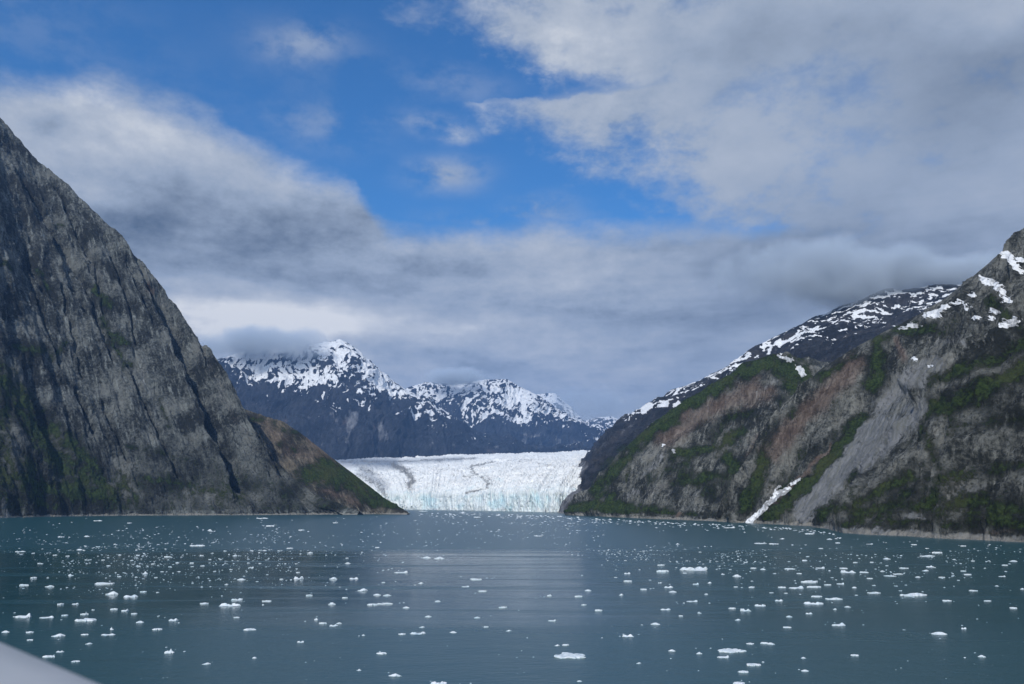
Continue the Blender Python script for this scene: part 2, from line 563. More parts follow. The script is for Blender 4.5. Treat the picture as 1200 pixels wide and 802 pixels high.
def step_back(X, Y, table):
    out = np.zeros(X.shape)
    for pts, reach, depth in table:
        pts = np.array(pts, float)
        xl = np.interp(Y, pts[:, 1], pts[:, 0])
        inside = sstep(Y, pts[0, 1] - 8, pts[0, 1] + 30) * (1 - sstep(Y, pts[-1, 1] - 30, pts[-1, 1] + 8))
        dd = X - xl + 5 * perlin(Y / 22.0, xl * 0 + 3.3, 7) + 1.2 * perlin(Y / 6.0, xl * 0 + 1.3, 8)
        out += depth * inside * np.where(dd < 0, 0, 1 - sstep(dd, 0, reach)) * sstep(dd, -1.5, 1.5)
    return out


def relief_cliff(a, b, t, X, Y):
    wa = a + 14 * fbm(a / 120, b / 160, 3, 41) + 3 * fbm(a / 18, b / 22, 3, 44) + 0.10 * b
    wb = b + 20 * fbm(a / 120, b / 160, 3, 42)
    r = 30 * ridged(wa / 230, wb / 1300, 2, 1, 0.4)
    r += 9 * ridged(wa / 85, wb / 520, 3, 5, 0.45)
    sl = fbm(wa / 34, wb / 90, 3, 13) * 5                   # stepped sheets of split granite
    r += 2.4 * (np.floor(sl) + sstep(sl % 1.0, 0.82, 1.0))
    s2 = fbm(wa / 12, wb / 30, 3, 14) * 4
    r += 0.9 * (np.floor(s2) + sstep(s2 % 1.0, 0.75, 1.0))
    r += 1.5 * ridged(wa / 13, wb / 50, 3, 17, 0.6)
    r += 1.3 * fbm(a / 6.0, b / 7.0, 4, 23, 0.65)
    Xc, Yc = X + 3.5 * fbm(X / 13, Y / 13, 3, 51), Y + 3.5 * fbm(X / 13, Y / 13, 3, 52)
    notch = np.zeros(X.shape)
    for pts, hw in CRACKS:
        notch = np.maximum(notch, stroke(Xc, Yc, pts, hw))
    return r - 14 - step_back(X, Y, GUL) - 17 * notch ** 0.8


CRACKS = [([(19, 201), (49, 238), (79, 287), (108, 339), (123, 392), (134, 420)], 3.2), ([(67, 216), (86, 257), (112, 309), (124, 362)], 2.6), ([(153, 287), (168, 324), (195, 384)], 3.2), ([(34, 283), (41, 313), (60, 350)], 2.6), ([(2, 375), (10, 412)], 4.5),
          ([(90, 455), (108, 505)], 3.5), ([(104, 330), (112, 352)], 3), ([(130, 300), (150, 350), (160, 400)], 2.2), ([(150, 430), (185, 505), (210, 560)], 2.6), ([(232, 380), (240, 420)], 2.4), ([(0, 250), (30, 300), (50, 360), (70, 430)], 2.6),
          ([(40, 470), (62, 545)], 3.6), ([(215, 420), (250, 500), (290, 590)], 2.4), ([(120, 470), (150, 545)], 2.4), ([(75, 330), (90, 400), (98, 440)], 2.4)]


VEG_L = [([(-10, 430), (25, 465), (40, 500), (70, 545), (110, 575)], 26, .62), ([(20, 405), (50, 412)], 12, .55), ([(0, 310), (10, 312)], 7, .5), ([(-5, 555), (60, 572), (130, 578)], 26, .6), ([(30, 540), (50, 592)], 22, .55),
         ([(60, 500), (85, 520), (125, 572)], 22, .6), ([(112, 338), (120, 350), (132, 358)], 9, .65), ([(44, 316), (58, 340)], 7, .55), ([(130, 392), (150, 402)], 8, .6), ([(175, 560), (280, 582)], 16, .45),
         ([(120, 375), (150, 430)], 10, .45), ([(150, 520), (230, 545)], 10, .35), ([(75, 405), (60, 420)], 9, .5), ([(5, 480), (0, 560)], 22, .5), ([(140, 560), (160, 590)], 16, .5), ([(75, 268), (60, 262)], 6, .4),
         ([(195, 500), (190, 470)], 7, .4), ([(270, 560), (260, 590)], 9, .4)]


def cover_cliff(a, b, t, X, Y, P):
    n = fbm(a / 40, b / 60, 4, 71)
    Xw, Yw = X + 9 * fbm(X / 22, Y / 22, 3, 72), Y + 9 * fbm(X / 22, Y / 22, 3, 73)
    veg = marks(Xw, Yw, VEG_L) * 1.6
    low = sstep(P[:, 2], 280, 15) * 0.30
    veg = np.maximum(veg * (0.75 + 0.8 * fbm(a / 16, b / 20, 4, 77)), low * (0.5 + 1.1 * n + 0.5)) * sstep(P[:, 2], 5, 14)
    pale = marks(Xw, Yw, [([(5, 590), (8, 606)], 9, 1.3), ([(100, 290), (118, 330)], 10, .5), ([(165, 430), (185, 500)], 16, .38), ([(215, 440), (250, 530)], 14, .35), ([(140, 310), (90, 350)], 16, .35)])
    pale = np.maximum(pale, 0.32 * sstep(fbm(a / 90, b / 220, 3, 76), 0.05, 0.5))
    warm = marks(Xw, Yw, [([(172, 332), (176, 342)], 7, .75), ([(230, 395), (262, 470), (330, 560)], 26, .38), ([(60, 460), (150, 540)], 60, .28)])
    return np.stack([veg, np.zeros_like(veg), pale, warm], 1)


tag(sheet('mountain', CL, 900, 760, relief_cliff, cover_cliff, rock_near, back=0.25, smooth=4, crest_keep=0.8),
    'steep bare grey granite mountain wall with dark gullies rising from the water', 'mountain', kind='structure')

# ---- the green and brown headland behind its foot
HD = [((330, 602.6), (262, 470), 2200), ((360, 602.6), (302, 485), 2190), ((390, 602.6), (332, 494), 2160), ((415, 602.7), (358, 512), 2120), ((435, 602.8), (388, 536), 2060), ((452, 602.9), (415, 556), 1990),
      ((465, 602.9), (442, 577), 1930), ((474, 603), (464, 592), 1870), ((481, 603), (478, 601.5), 1830)]
HD = [(W(*b), at(c[0], c[1], Y)) for b, c, Y in HD]


def relief_head(a, b, t, X, Y):
    wa = a + 20 * fbm(a / 70, b / 90, 3, 141)
    return 13 * ridged(wa / 75, b / 190, 4, 101) + 5 * ridged(wa / 22, b / 60, 4, 105) + 2.5 * fbm(a / 7, b / 12, 4, 109) - 8


def cover_head(a, b, t, X, Y, P):
    Xw, Yw = X + 6 * fbm(X / 14, Y / 14, 3, 172), Y + 6 * fbm(X / 14, Y / 14, 3, 173)
    veg = marks(Xw, Yw, [([(360, 556), (420, 562), (450, 582), (472, 598)], 20, 1.0), ([(380, 545), (420, 562)], 16, 1.0), ([(400, 560), (440, 590)], 14, .9), ([(330, 520), (345, 525)], 10, .5), ([(300, 490), (350, 510)], 12, .42),
                         ([(420, 575), (460, 597)], 12, .8)])
    veg = (-0.04 + veg * 0.95 + 0.5 * fbm(a / 22, b / 30, 5, 177)) * sstep(P[:, 2], 5, 20)
    pale = marks(Xw, Yw, [([(340, 602), (450, 602)], 12, .45)])
    warm = marks(Xw, Yw, [([(310, 495), (340, 530), (390, 540)], 40, .55), ([(380, 575), (420, 590)], 14, .6), ([(360, 515), (395, 545)], 14, .6)])
    return np.stack([veg, veg * 0, pale, warm], 1)


tag(sheet('headland', HD, 420, 360, relief_head, cover_head, rock_head, back=0.6, smooth=4, crest_keep=0.4),
    'low brown headland with green scrub sloping down to a point beside the glacier', 'headland', kind='structure')

# ---- near mountain on the right
RA = [((1900, 760), (2000, -50), 900), ((1450, 660), (1480, 60), 780), ((1200, 636), (1340, 155), 760), ((1080, 630), (1245, 232), 800), ((1000, 626), (1200, 273), 900), ((965, 619), (1150, 317), 1010),
      ((945, 617), (1100, 357), 1100), ((925, 615.5), (1050, 383), 1130), ((905, 614.5), (1000, 408), 1150), ((892, 614), (962, 434), 1155), ((880, 613.4), (930, 462), 1150), ((866, 612.8), (900, 500), 1140),
      ((850, 612.2), (868, 548), 1140), ((835, 611.6), (842, 590), 1130)]
RA = [(W(*b), at(c[0], c[1], Y)) for b, c, Y in RA]
GUR = [([(945, 440), (925, 470), (905, 520), (890, 560)], -1, 0)]


def relief_right(a, b, t, X, Y):
    wa = a + 26 * fbm(a / 90, b / 120, 3, 241) + 0.12 * b
    wb = b + 20 * fbm(a / 70, b / 100, 3, 242)
    r = 24 * ridged(wa / 120, wb / 420, 3, 201, 0.45) + 12 * ridged(wa / 42, wb / 170, 4, 205) + 4.6 * ridged(wa / 15, wb / 48, 4, 209, 0.6) + 2.2 * fbm(a / 5, b / 6, 4, 217, 0.65)
    gul = marks(X, Y, [([(985, 500), (955, 540), (923, 574), (893, 597), (880, 613)], 26, 1.0)])
    slab = marks(X, Y, [([(945, 592), (985, 555), (1020, 510), (1065, 480)], 26, 1.0)])
    return (r - 12) * (1 - 0.6 * sstep(slab, 0.1, 0.5)) - 8 * gul


VEG_A = [([(900, 606), (950, 566), (990, 520), (1010, 495)], 20, .95), ([(1000, 602), (1060, 590), (1130, 588), (1210, 600)], 26, .62), ([(1090, 480), (1140, 462), (1200, 430)], 24, .72), ([(1030, 398), (1030, 430), (1020, 455)], 18, .8),
         ([(1050, 385), (1110, 385)], 14, .55), ([(960, 605), (1010, 585), (1060, 560)], 18, .7), ([(1080, 500), (1100, 550)], 16, .5), ([(1160, 350), (1200, 390)], 16, .5), ([(1090, 445), (1170, 420), (1210, 400)], 16, .6), ([(1000, 420), (960, 445)], 10, .6),
         ([(1100, 560), (1200, 545)], 16, .5), ([(1160, 600), (1210, 620)], 18, .6), ([(985, 618), (1010, 612)], 10, .6), ([(905, 520), (890, 560), (870, 600)], 14, .75), ([(1120, 500), (1210, 490)], 22, .38), ([(1040, 610), (1120, 615)], 12, .5)]
SNOW_A = [([(1177, 298), (1184, 300)], 7), ([(1184, 305), (1191, 312)], 6), ([(1152, 328), (1160, 331)], 7), ([(1166, 335), (1175, 342)], 8), ([(1177, 349), (1181, 353)], 7), ([(1084, 369), (1098, 365), (1111, 358)], 5),
          ([(1067, 382), (1074, 382)], 6), ([(1163, 363), (1169, 366)], 5), ([(1143, 372), (1147, 372)], 4), ([(1174, 381), (1183, 379), (1191, 376)], 8), ([(1118, 356), (1125, 354)], 4), ([(1132, 358), (1134, 361)], 4), ([(1139, 343), (1142, 347)], 4),
          ([(1057, 384), (1060, 384)], 4), ([(1072, 421), (1074, 423)], 4), ([(1190, 316), (1198, 318)], 4), ([(1193, 304), (1199, 306)], 5), ([(1093, 372), (1102, 369)], 4), ([(1160, 373), (1164, 374)], 3), ([(1091, 428), (1092, 430)], 3),
          ([(935, 562), (928, 567)], 3)]


CHUTE = [([(924, 573), (910, 582), (899, 591), (892, 600), (884, 606), (879, 613)], 4.2), ([(914, 577), (909, 579)], 4), ([(908, 574), (913, 570)], 2.5), ([(928, 568), (936, 562)], 2.5), ([(885, 604), (876, 612)], 4)]


def cover_right(a, b, t, X, Y, P):
    Xw, Yw = X + 8 * fbm(X / 20, Y / 20, 3, 272), Y + 8 * fbm(X / 20, Y / 20, 3, 273)
    n = fbm(a / 30, b / 50, 4, 271)
    veg = marks(Xw, Yw, VEG_A) * 1.05
    wa = a + 26 * fbm(a / 90, b / 120, 3, 241) + 0.12 * b
    rib = ridged(wa / 42, (b + 20 * fbm(a / 70, b / 100, 3, 242)) / 170, 4, 205)
    veg = np.maximum(veg * 0.95 + 0.5 * fbm(a / 20, b / 30, 5, 277), 0.20 - 0.30 * rib + 0.75 * n - 0.15 * sstep(P[:, 2], 200, 300)) * sstep(P[:, 2], 2.5, 6)
    Xs, Ys = X + 9 * fbm(X / 8, Y / 4, 4, 274, 0.65), Y + 6 * fbm(X / 8, Y / 4, 4, 275, 0.65)
    snow = np.zeros(X.shape)
    for pts, r in SNOW_A:
        snow = np.maximum(snow, sstep(stroke(Xs, Ys, pts, r * 0.8), 0.1, 0.45))
    Xc, Yc = X + 3 * fbm(X / 6, Y / 6, 3, 284), Y + 2 * fbm(X / 6, Y / 6, 3, 285)
    for pts, r in CHUTE:
        snow = np.maximum(snow, sstep(stroke(Xc, Yc, pts, r), 0.1, 0.5))
    pale = marks(Xw, Yw, [([(940, 598), (960, 580), (985, 552), (1010, 515), (1030, 495)], 23, 1.15), ([(1010, 540), (1050, 505), (1080, 480)], 24, 1.0), ([(1035, 475), (1060, 450), (1095, 430)], 26, .9), ([(1100, 400), (1130, 400)], 18, .45),
                          ([(985, 620), (1080, 626), (1200, 634)], 6, .8), ([(1060, 605), (1080, 608)], 12, .7), ([(1120, 580), (1150, 570)], 18, .5)])
    warm = marks(Xw, Yw, [([(905, 530), (930, 500), (965, 465), (1000, 430)], 30, .85), ([(1050, 400), (1060, 420)], 12, .8), ([(925, 572), (968, 528), (972, 520)], 6, .9), ([(1150, 625), (1200, 620)], 14, .5), ([(900, 600), (923, 575)], 8, .7)])
    veg = veg * (1 - 0.8 * sstep(pale, 0.4, 0.8)) * (1 - 0.7 * sstep(warm, 0.45, 0.8))
    return np.stack([veg, snow, pale, warm], 1)


mtn_a = sheet('mountain', RA, 760, 640, relief_right, cover_right, rock_right, back=0.35, smooth=4, crest_keep=0.08)
tag(mtn_a, 'nearest mountain slope of grey and pink rock with green scrub, snow patches on its upper ridge', 'mountain', kind='structure')

# ---- the green spur with the pinkish face behind it
RB = [((1000, 618), (1090, 400), 1650), ((930, 615.5), (1010, 430), 1560), ((880, 613), (955, 424), 1480), ((840, 611.2), (925, 416), 1460), ((800, 609.5), (902, 417), 1460), ((775, 608.6), (868, 430), 1490), ((755, 607.8), (835, 449), 1530),
      ((738, 607), (800, 472), 1570), ((722, 606.3), (765, 497), 1640), ((708, 605.6), (736, 520), 1700), ((694, 605), (712, 548), 1740), ((680, 604.5), (690, 577), 1780), ((664, 604), (668, 599), 1830)]
RB = [(W(*b), at(c[0], c[1], Y)) for b, c, Y in RB]


def relief_spur(a, b, t, X, Y):
    wa = a + 24 * fbm(a / 90, b / 110, 3, 341) + 0.15 * b
    r = 24 * ridged(wa / 130, b / 420, 3, 301, 0.45) + 12 * ridged(wa / 46, b / 150, 4, 305) + 5.0 * ridged(wa / 17, b / 50, 4, 309, 0.6) + 2.4 * fbm(a / 6, b / 7, 4, 317, 0.65)
    return r - 12


def cover_spur(a, b, t, X, Y, P):
    Xw, Yw = X + 8 * fbm(X / 18, Y / 18, 3, 372), Y + 8 * fbm(X / 18, Y / 18, 3, 373)
    n = fbm(a / 36, b / 60, 4, 371)
    veg = marks(Xw, Yw, [([(740, 520), (775, 497), (815, 468), (850, 445)], 18, 1.0), ([(860, 435), (905, 425), (945, 440)], 20, 1.1), ([(920, 440), (930, 460)], 18, .9), ([(665, 600), (700, 592), (735, 600)], 15, 1.2), ([(700, 575), (725, 545), (745, 525)], 14, .9),
                         ([(790, 535), (840, 525), (870, 505)], 14, .75), ([(740, 595), (800, 604), (860, 608)], 10, .8), ([(800, 560), (850, 560)], 14, .7), ([(850, 535), (880, 560), (870, 605)], 18, .8), ([(700, 595), (720, 580)], 10, .9), ([(780, 555), (800, 545)], 12, .7),
                         ([(840, 500), (880, 480)], 12, .5)])
    rib = ridged((a + 24 * fbm(a / 90, b / 110, 3, 341) + 0.15 * b) / 46, b / 150, 4, 305)
    veg = np.maximum(veg * 0.85 + 0.5 * fbm(a / 24, b / 34, 5, 377), 0.20 - 0.30 * rib + 0.75 * n) * sstep(P[:, 2], 3, 10)
    snow = np.zeros(X.shape)
    for pts, r in [([(936, 431), (941, 438)], 5), ([(922, 421), (927, 422)], 4), ([(914, 416), (918, 420)], 3), ([(776, 521), (777, 522)], 2.5), ([(789, 528), (790, 529)], 2.5), ([(877, 556), (888, 545)], 3)]:
        snow = np.maximum(snow, sstep(stroke(X + 6 * fbm(X / 6, Y / 5, 4, 374, 0.65), Y + 5 * fbm(X / 6, Y / 5, 4, 375, 0.65), pts, r), 0.15, 0.5))
    pale = marks(Xw, Yw, [([(750, 560), (775, 535)], 10, .6), ([(720, 600), (745, 575)], 10, .55), ([(890, 460), (905, 450)], 18, .45), ([(740, 600), (735, 604)], 8, .5), ([(700, 604), (900, 613)], 4, .5)])
    warm = marks(Xw, Yw, [([(780, 515), (830, 480), (885, 455)], 30, .75), ([(800, 490), (900, 460)], 26, .7), ([(880, 530), (910, 500)], 20, .6), ([(760, 580), (800, 560)], 18, .4), ([(790, 609), (800, 600)], 5, .9)])
    veg = veg * (1 - 0.75 * sstep(warm, 0.4, 0.75)) * (1 - 0.6 * sstep(pale, 0.35, 0.7))
    return np.stack([veg, snow, pale, warm], 1)


tag(sheet('mountain', RB, 620, 520, relief_spur, cover_spur, rock_right, back=0.5, smooth=4, crest_keep=0.4),
    'rounded mountain spur with green top and pinkish rock face above the far right shore', 'mountain', kind='structure')


# ---- glacier surface level (shared by the ridge foot and the glacier)
def glacier_z(Y):
    return 60 + np.clip(Y - 2600, 0, None) * 0.097


RC = [(at(1300, 618, 1500) * 0 + np.array([1500, 1500, -6.0]), at(1500, 200, 2900)), (np.array([1000, 1500, -6.0]), at(1240, 300, 2800)), (W(900, 608), at(1140, 332, 2800)), (W(850, 606.8), at(1085, 333, 2850)), (W(800, 605.6), at(1040, 338, 2900)), (W(760, 604.8), at(985, 360, 2950)),
      (W(735, 604.2), at(940, 378, 3000)), (W(712, 603.6), at(900, 398, 3050)), (W(695, 603.2), at(862, 422, 3100)), (W(680, 602.6), at(822, 444, 3200)), (W(668, 602.2), at(790, 459, 3300)), (W(656, 601.8), at(758, 474, 3450)),
      (at(656, 590, 2560), at(730, 489, 3700)), (at(664, 572, 3150), at(716, 503, 4100)), (at(676, 553, 4200), at(703, 520, 5000)), (at(690, 537, 5900), at(697, 530, 6300)), (at(700, 533, 6600), at(704, 531, 6900))]


def relief_ridge(a, b, t, X, Y):
    wa = a + 60 * fbm(a / 220, b / 300, 3, 441) + 0.1 * b
    return 45 * ridged(wa / 330, b / 1100, 3, 401, 0.45) + 18 * ridged(wa / 110, b / 380, 4, 405) + 7 * ridged(wa / 36, b / 110, 4, 409) + 2.5 * fbm(a / 9, b / 14, 3, 417) - 32


def cover_ridge(a, b, t, X, Y, P):
    Xw, Yw = X + 6 * fbm(X / 14, Y / 14, 3, 472), Y + 6 * fbm(X / 14, Y / 14, 3, 473)
    n = fbm(a / 90, b / 60, 5, 471)
    z = P[:, 2]
    crest = np.interp(X, [690, 729, 758, 823, 870, 940, 1040, 1140], [530, 489, 474, 444, 420, 378, 336, 331])
    below = Y - crest
    band = np.interp(X, [690, 740, 800, 860, 900, 960, 1020, 1060, 1140], [0, 10, 15, 18, 26, 32, 50, 44, 46])
    snow = sstep(np.minimum(0.62 - below / np.maximum(band, 1), 0.13) + 0.9 * n + 1.4 * fbm(a / 24, b / 40, 5, 478, 0.65) + 0.6 * fbm(a / 110, b / 60, 3, 479), 0.16, 0.34) * sstep(X, 712, 745)
    snow = np.maximum(snow, 0.75 * (marks(Xw, Yw, [([(755, 479), (760, 477)], 6, 1), ([(772, 476), (782, 474)], 4, 1), ([(760, 505), (766, 498)], 5, 1), ([(792, 475), (795, 472)], 4, 1)]) > 0.3))
    veg = marks(Xw, Yw, [([(690, 590), (700, 570), (730, 530)], 14, .6), ([(700, 555), (740, 520)], 10, .5), ([(670, 597), (690, 600)], 8, 1.0)])
    veg = np.maximum(veg, 0.42 * sstep(n, -0.1, 0.3) * sstep(below, 35, 70) * sstep(X, 690, 720)) * (1 - sstep(snow, 0.3, 0.6))
    scree = marks(X, Y, [([(650, 600), (662, 585), (672, 575)], 16, 1.2), ([(655, 590), (672, 560), (684, 545)], 10, 1.0), ([(655, 602), (668, 598)], 8, 1.0)])
    warm = scree * 0.9
    pale = np.maximum(scree * 0.8, marks(Xw, Yw, [([(690, 530), (740, 500)], 10, .4)]))
    return np.stack([veg * (1 - sstep(scree, 0.2, 0.5)), snow, pale, warm], 1)


tag(sheet('mountain', RC, 620, 460, relief_ridge, cover_ridge, rock_ridge, back=0.4, smooth=3, crest_keep=0.5),
    'dark blue shaded mountain ridge streaked with snow behind the spur, its top lost in cloud', 'mountain', kind='structure')

# ---- snowy mountains beyond the glacier
SD = [((100, 537), 5200, (120, 470), 7200), ((180, 537), 5400, (215, 436), 7400), ((240, 537), 5600, (268, 420), 7600), ((300, 536), 5700, (318, 404), 7800), ((345, 536), 5800, (355, 408), 7850), ((380, 536), 5800, (383, 401), 7850), ((400, 536), 5850, (398, 400), 7850),
      ((425, 536), 5950, (418, 413), 7850), ((455, 536), 6100, (445, 434), 7900), ((490, 536), 6300, (478, 456), 8000), ((530, 535), 6500, (515, 480), 8000), ((580, 534.5), 6800, (560, 505), 8000), ((640, 534), 7200, (620, 522), 8000), ((700, 533.5), 7500, (690, 531), 8100)]
SD = [(at(b[0], b[1] + 6, Yb), at(c[0], c[1], Yc)) for b, Yb, c, Yc in SD]


def relief_far(seed, k=1.0):
    def f(a, b, t, X, Y):
        wa = a + 110 * fbm(a / 600, b / 700, 3, seed + 41) + 30 * fbm(a / 120, b / 160, 3, seed + 43)
        r = 150 * ridged(wa / 1000, b / 3200, 3, seed, 0.45) + 75 * ridged(wa / 330, b / 1300, 4, seed + 5, 0.55) + 30 * ridged(wa / 90, b / 360, 4, seed + 9, 0.6) + 14 * fbm(a / 30, b / 40, 4, seed + 17, 0.65)
        return (r - 80) * k
    return f


def cover_far(seed, line, veg_k=0.0):
    def f(a, b, t, X, Y, P):
        n = fbm(a / 420, b / 500, 4, seed + 71)
        wa = a + 110 * fbm(a / 600, b / 700, 3, seed + 41) + 30 * fbm(a / 120, b / 160, 3, seed + 43)
        fing = 0.55 * ridged(wa / 330, b / 1300, 4, seed + 5, 0.55) + 0.75 * ridged(wa / 90, b / 360, 4, seed + 9, 0.6)   # the modelled ribs stand clear of snow
        fine = fbm(wa / 34, b / 110, 5, seed + 77, 0.62)
        patch = fbm(a / 170, b / 170, 4, seed + 78)
        yl = np.interp(X, line[0], line[1])
        s = (yl + 9 - Y) / 26.0
        s = np.minimum(s, 1.05)
        snow = sstep(s * 0.62 + 0.5 * n - 0.62 * fing + 0.9 * fine + 0.5 * patch + 0.20, 0.26, 0.44)
        spots = sstep(fine + 0.5 * n, 0.42, 0.52) * sstep(Y, yl + 40, yl + 5)
        snow = np.maximum(snow, spots)
        warm = 0.55 * sstep(fbm(a / 260, b / 700, 3, seed + 79), 0.12, 0.45) * sstep(Y, yl + 8, yl + 30)
        pale = 0.9 * sstep(fbm(a / 160, b / 900, 4, seed + 80), 0.08, 0.5) * sstep(Y, yl, yl + 25)
        veg = veg_k * sstep(Y, yl + 25, yl + 60) * (0.6 + n)
        return np.stack([veg, snow, pale, warm], 1)
    return f


LD = ([180, 255, 300, 350, 400, 440, 470, 500, 540, 700], [440, 430, 452, 468, 466, 472, 484, 490, 500, 520])
tag(sheet('mountain', SD, 760, 400, relief_far(501), cover_far(501, LD), rock_far, back=0.6, smooth=1, crest_keep=0.3),
    'snow streaked mountain with a pointed summit left of the glacier, blue grey rock below', 'mountain', kind='structure')
SE = [((420, 532), 8600, (430, 478), 10300), ((460, 532), 8600, (476, 456), 10400), ((490, 532), 8700, (500, 449), 10500), ((520, 532), 8700, (530, 452), 10500), ((550, 532), 8800, (560, 446), 10500), ((580, 532), 8900, (592, 445), 10500), ((605, 532), 9000, (615, 455), 10500),
      ((630, 532), 9200, (642, 471), 10500), ((660, 531.5), 9400, (668, 488), 10600), ((690, 531), 9600, (696, 503), 10700), ((720, 531), 9800, (722, 516), 10800), ((760, 531), 9900, (760, 524), 10900)]
SE = [(at(b[0], b[1] + 6, Yb), at(c[0], c[1], Yc)) for b, Yb, c, Yc in SE]
LE = ([420, 480, 520, 560, 600, 640, 680, 760], [470, 474, 486, 500, 496, 496, 504, 516])
tag(sheet('mountain', SE, 520, 320, relief_far(601), cover_far(601, LE), rock_far, back=0.6, smooth=3, crest_keep=0.35),
    'rounded snow covered mountain directly behind the glacier, cloud brushing its top', 'mountain', kind='structure')
SF = [((540, 528), 12500, (545, 495), 14000), ((590, 528), 12500, (600, 478), 14000), ((625, 528), 12500, (632, 462), 14000), ((645, 528), 12500, (650, 461), 14000), ((662, 528), 12500, (664, 474), 14000), ((680, 528), 12500, (684, 495), 14000), ((698, 528), 12500, (700, 489), 14000),
      ((714, 528), 12500, (716, 488), 14000), ((740, 528), 12500, (740, 500), 14000), ((800, 528), 12500, (800, 515), 14000)]
SF = [(at(b[0], b[1] + 6, Yb), at(c[0], c[1], Yc)) for b, Yb, c, Yc in SF]
LF = ([540, 650, 800], [500, 505, 512])
tag(sheet('mountain', SF, 300, 200, relief_far(701, 0.8), cover_far(701, LF), rock_far, back=0.6, smooth=2, crest_keep=0.35),
    'faint farthest snowy peak dissolving into cloud at the valley end', 'mountain', kind='structure')

# ------------------------------------------------------------------ glacier
GL = [((380, 596.6), (330, 537)), ((430, 596.8), (385, 537)), ((470, 597.1), (440, 536)), ((500, 597.5), (500, 535.5)), ((540, 598.2), (560, 535)), ((580, 599), (610, 534.5)), ((620, 599.8), (655, 533.5)), ((650, 600.4), (695, 532.5)), ((680, 600.8), (730, 532))]


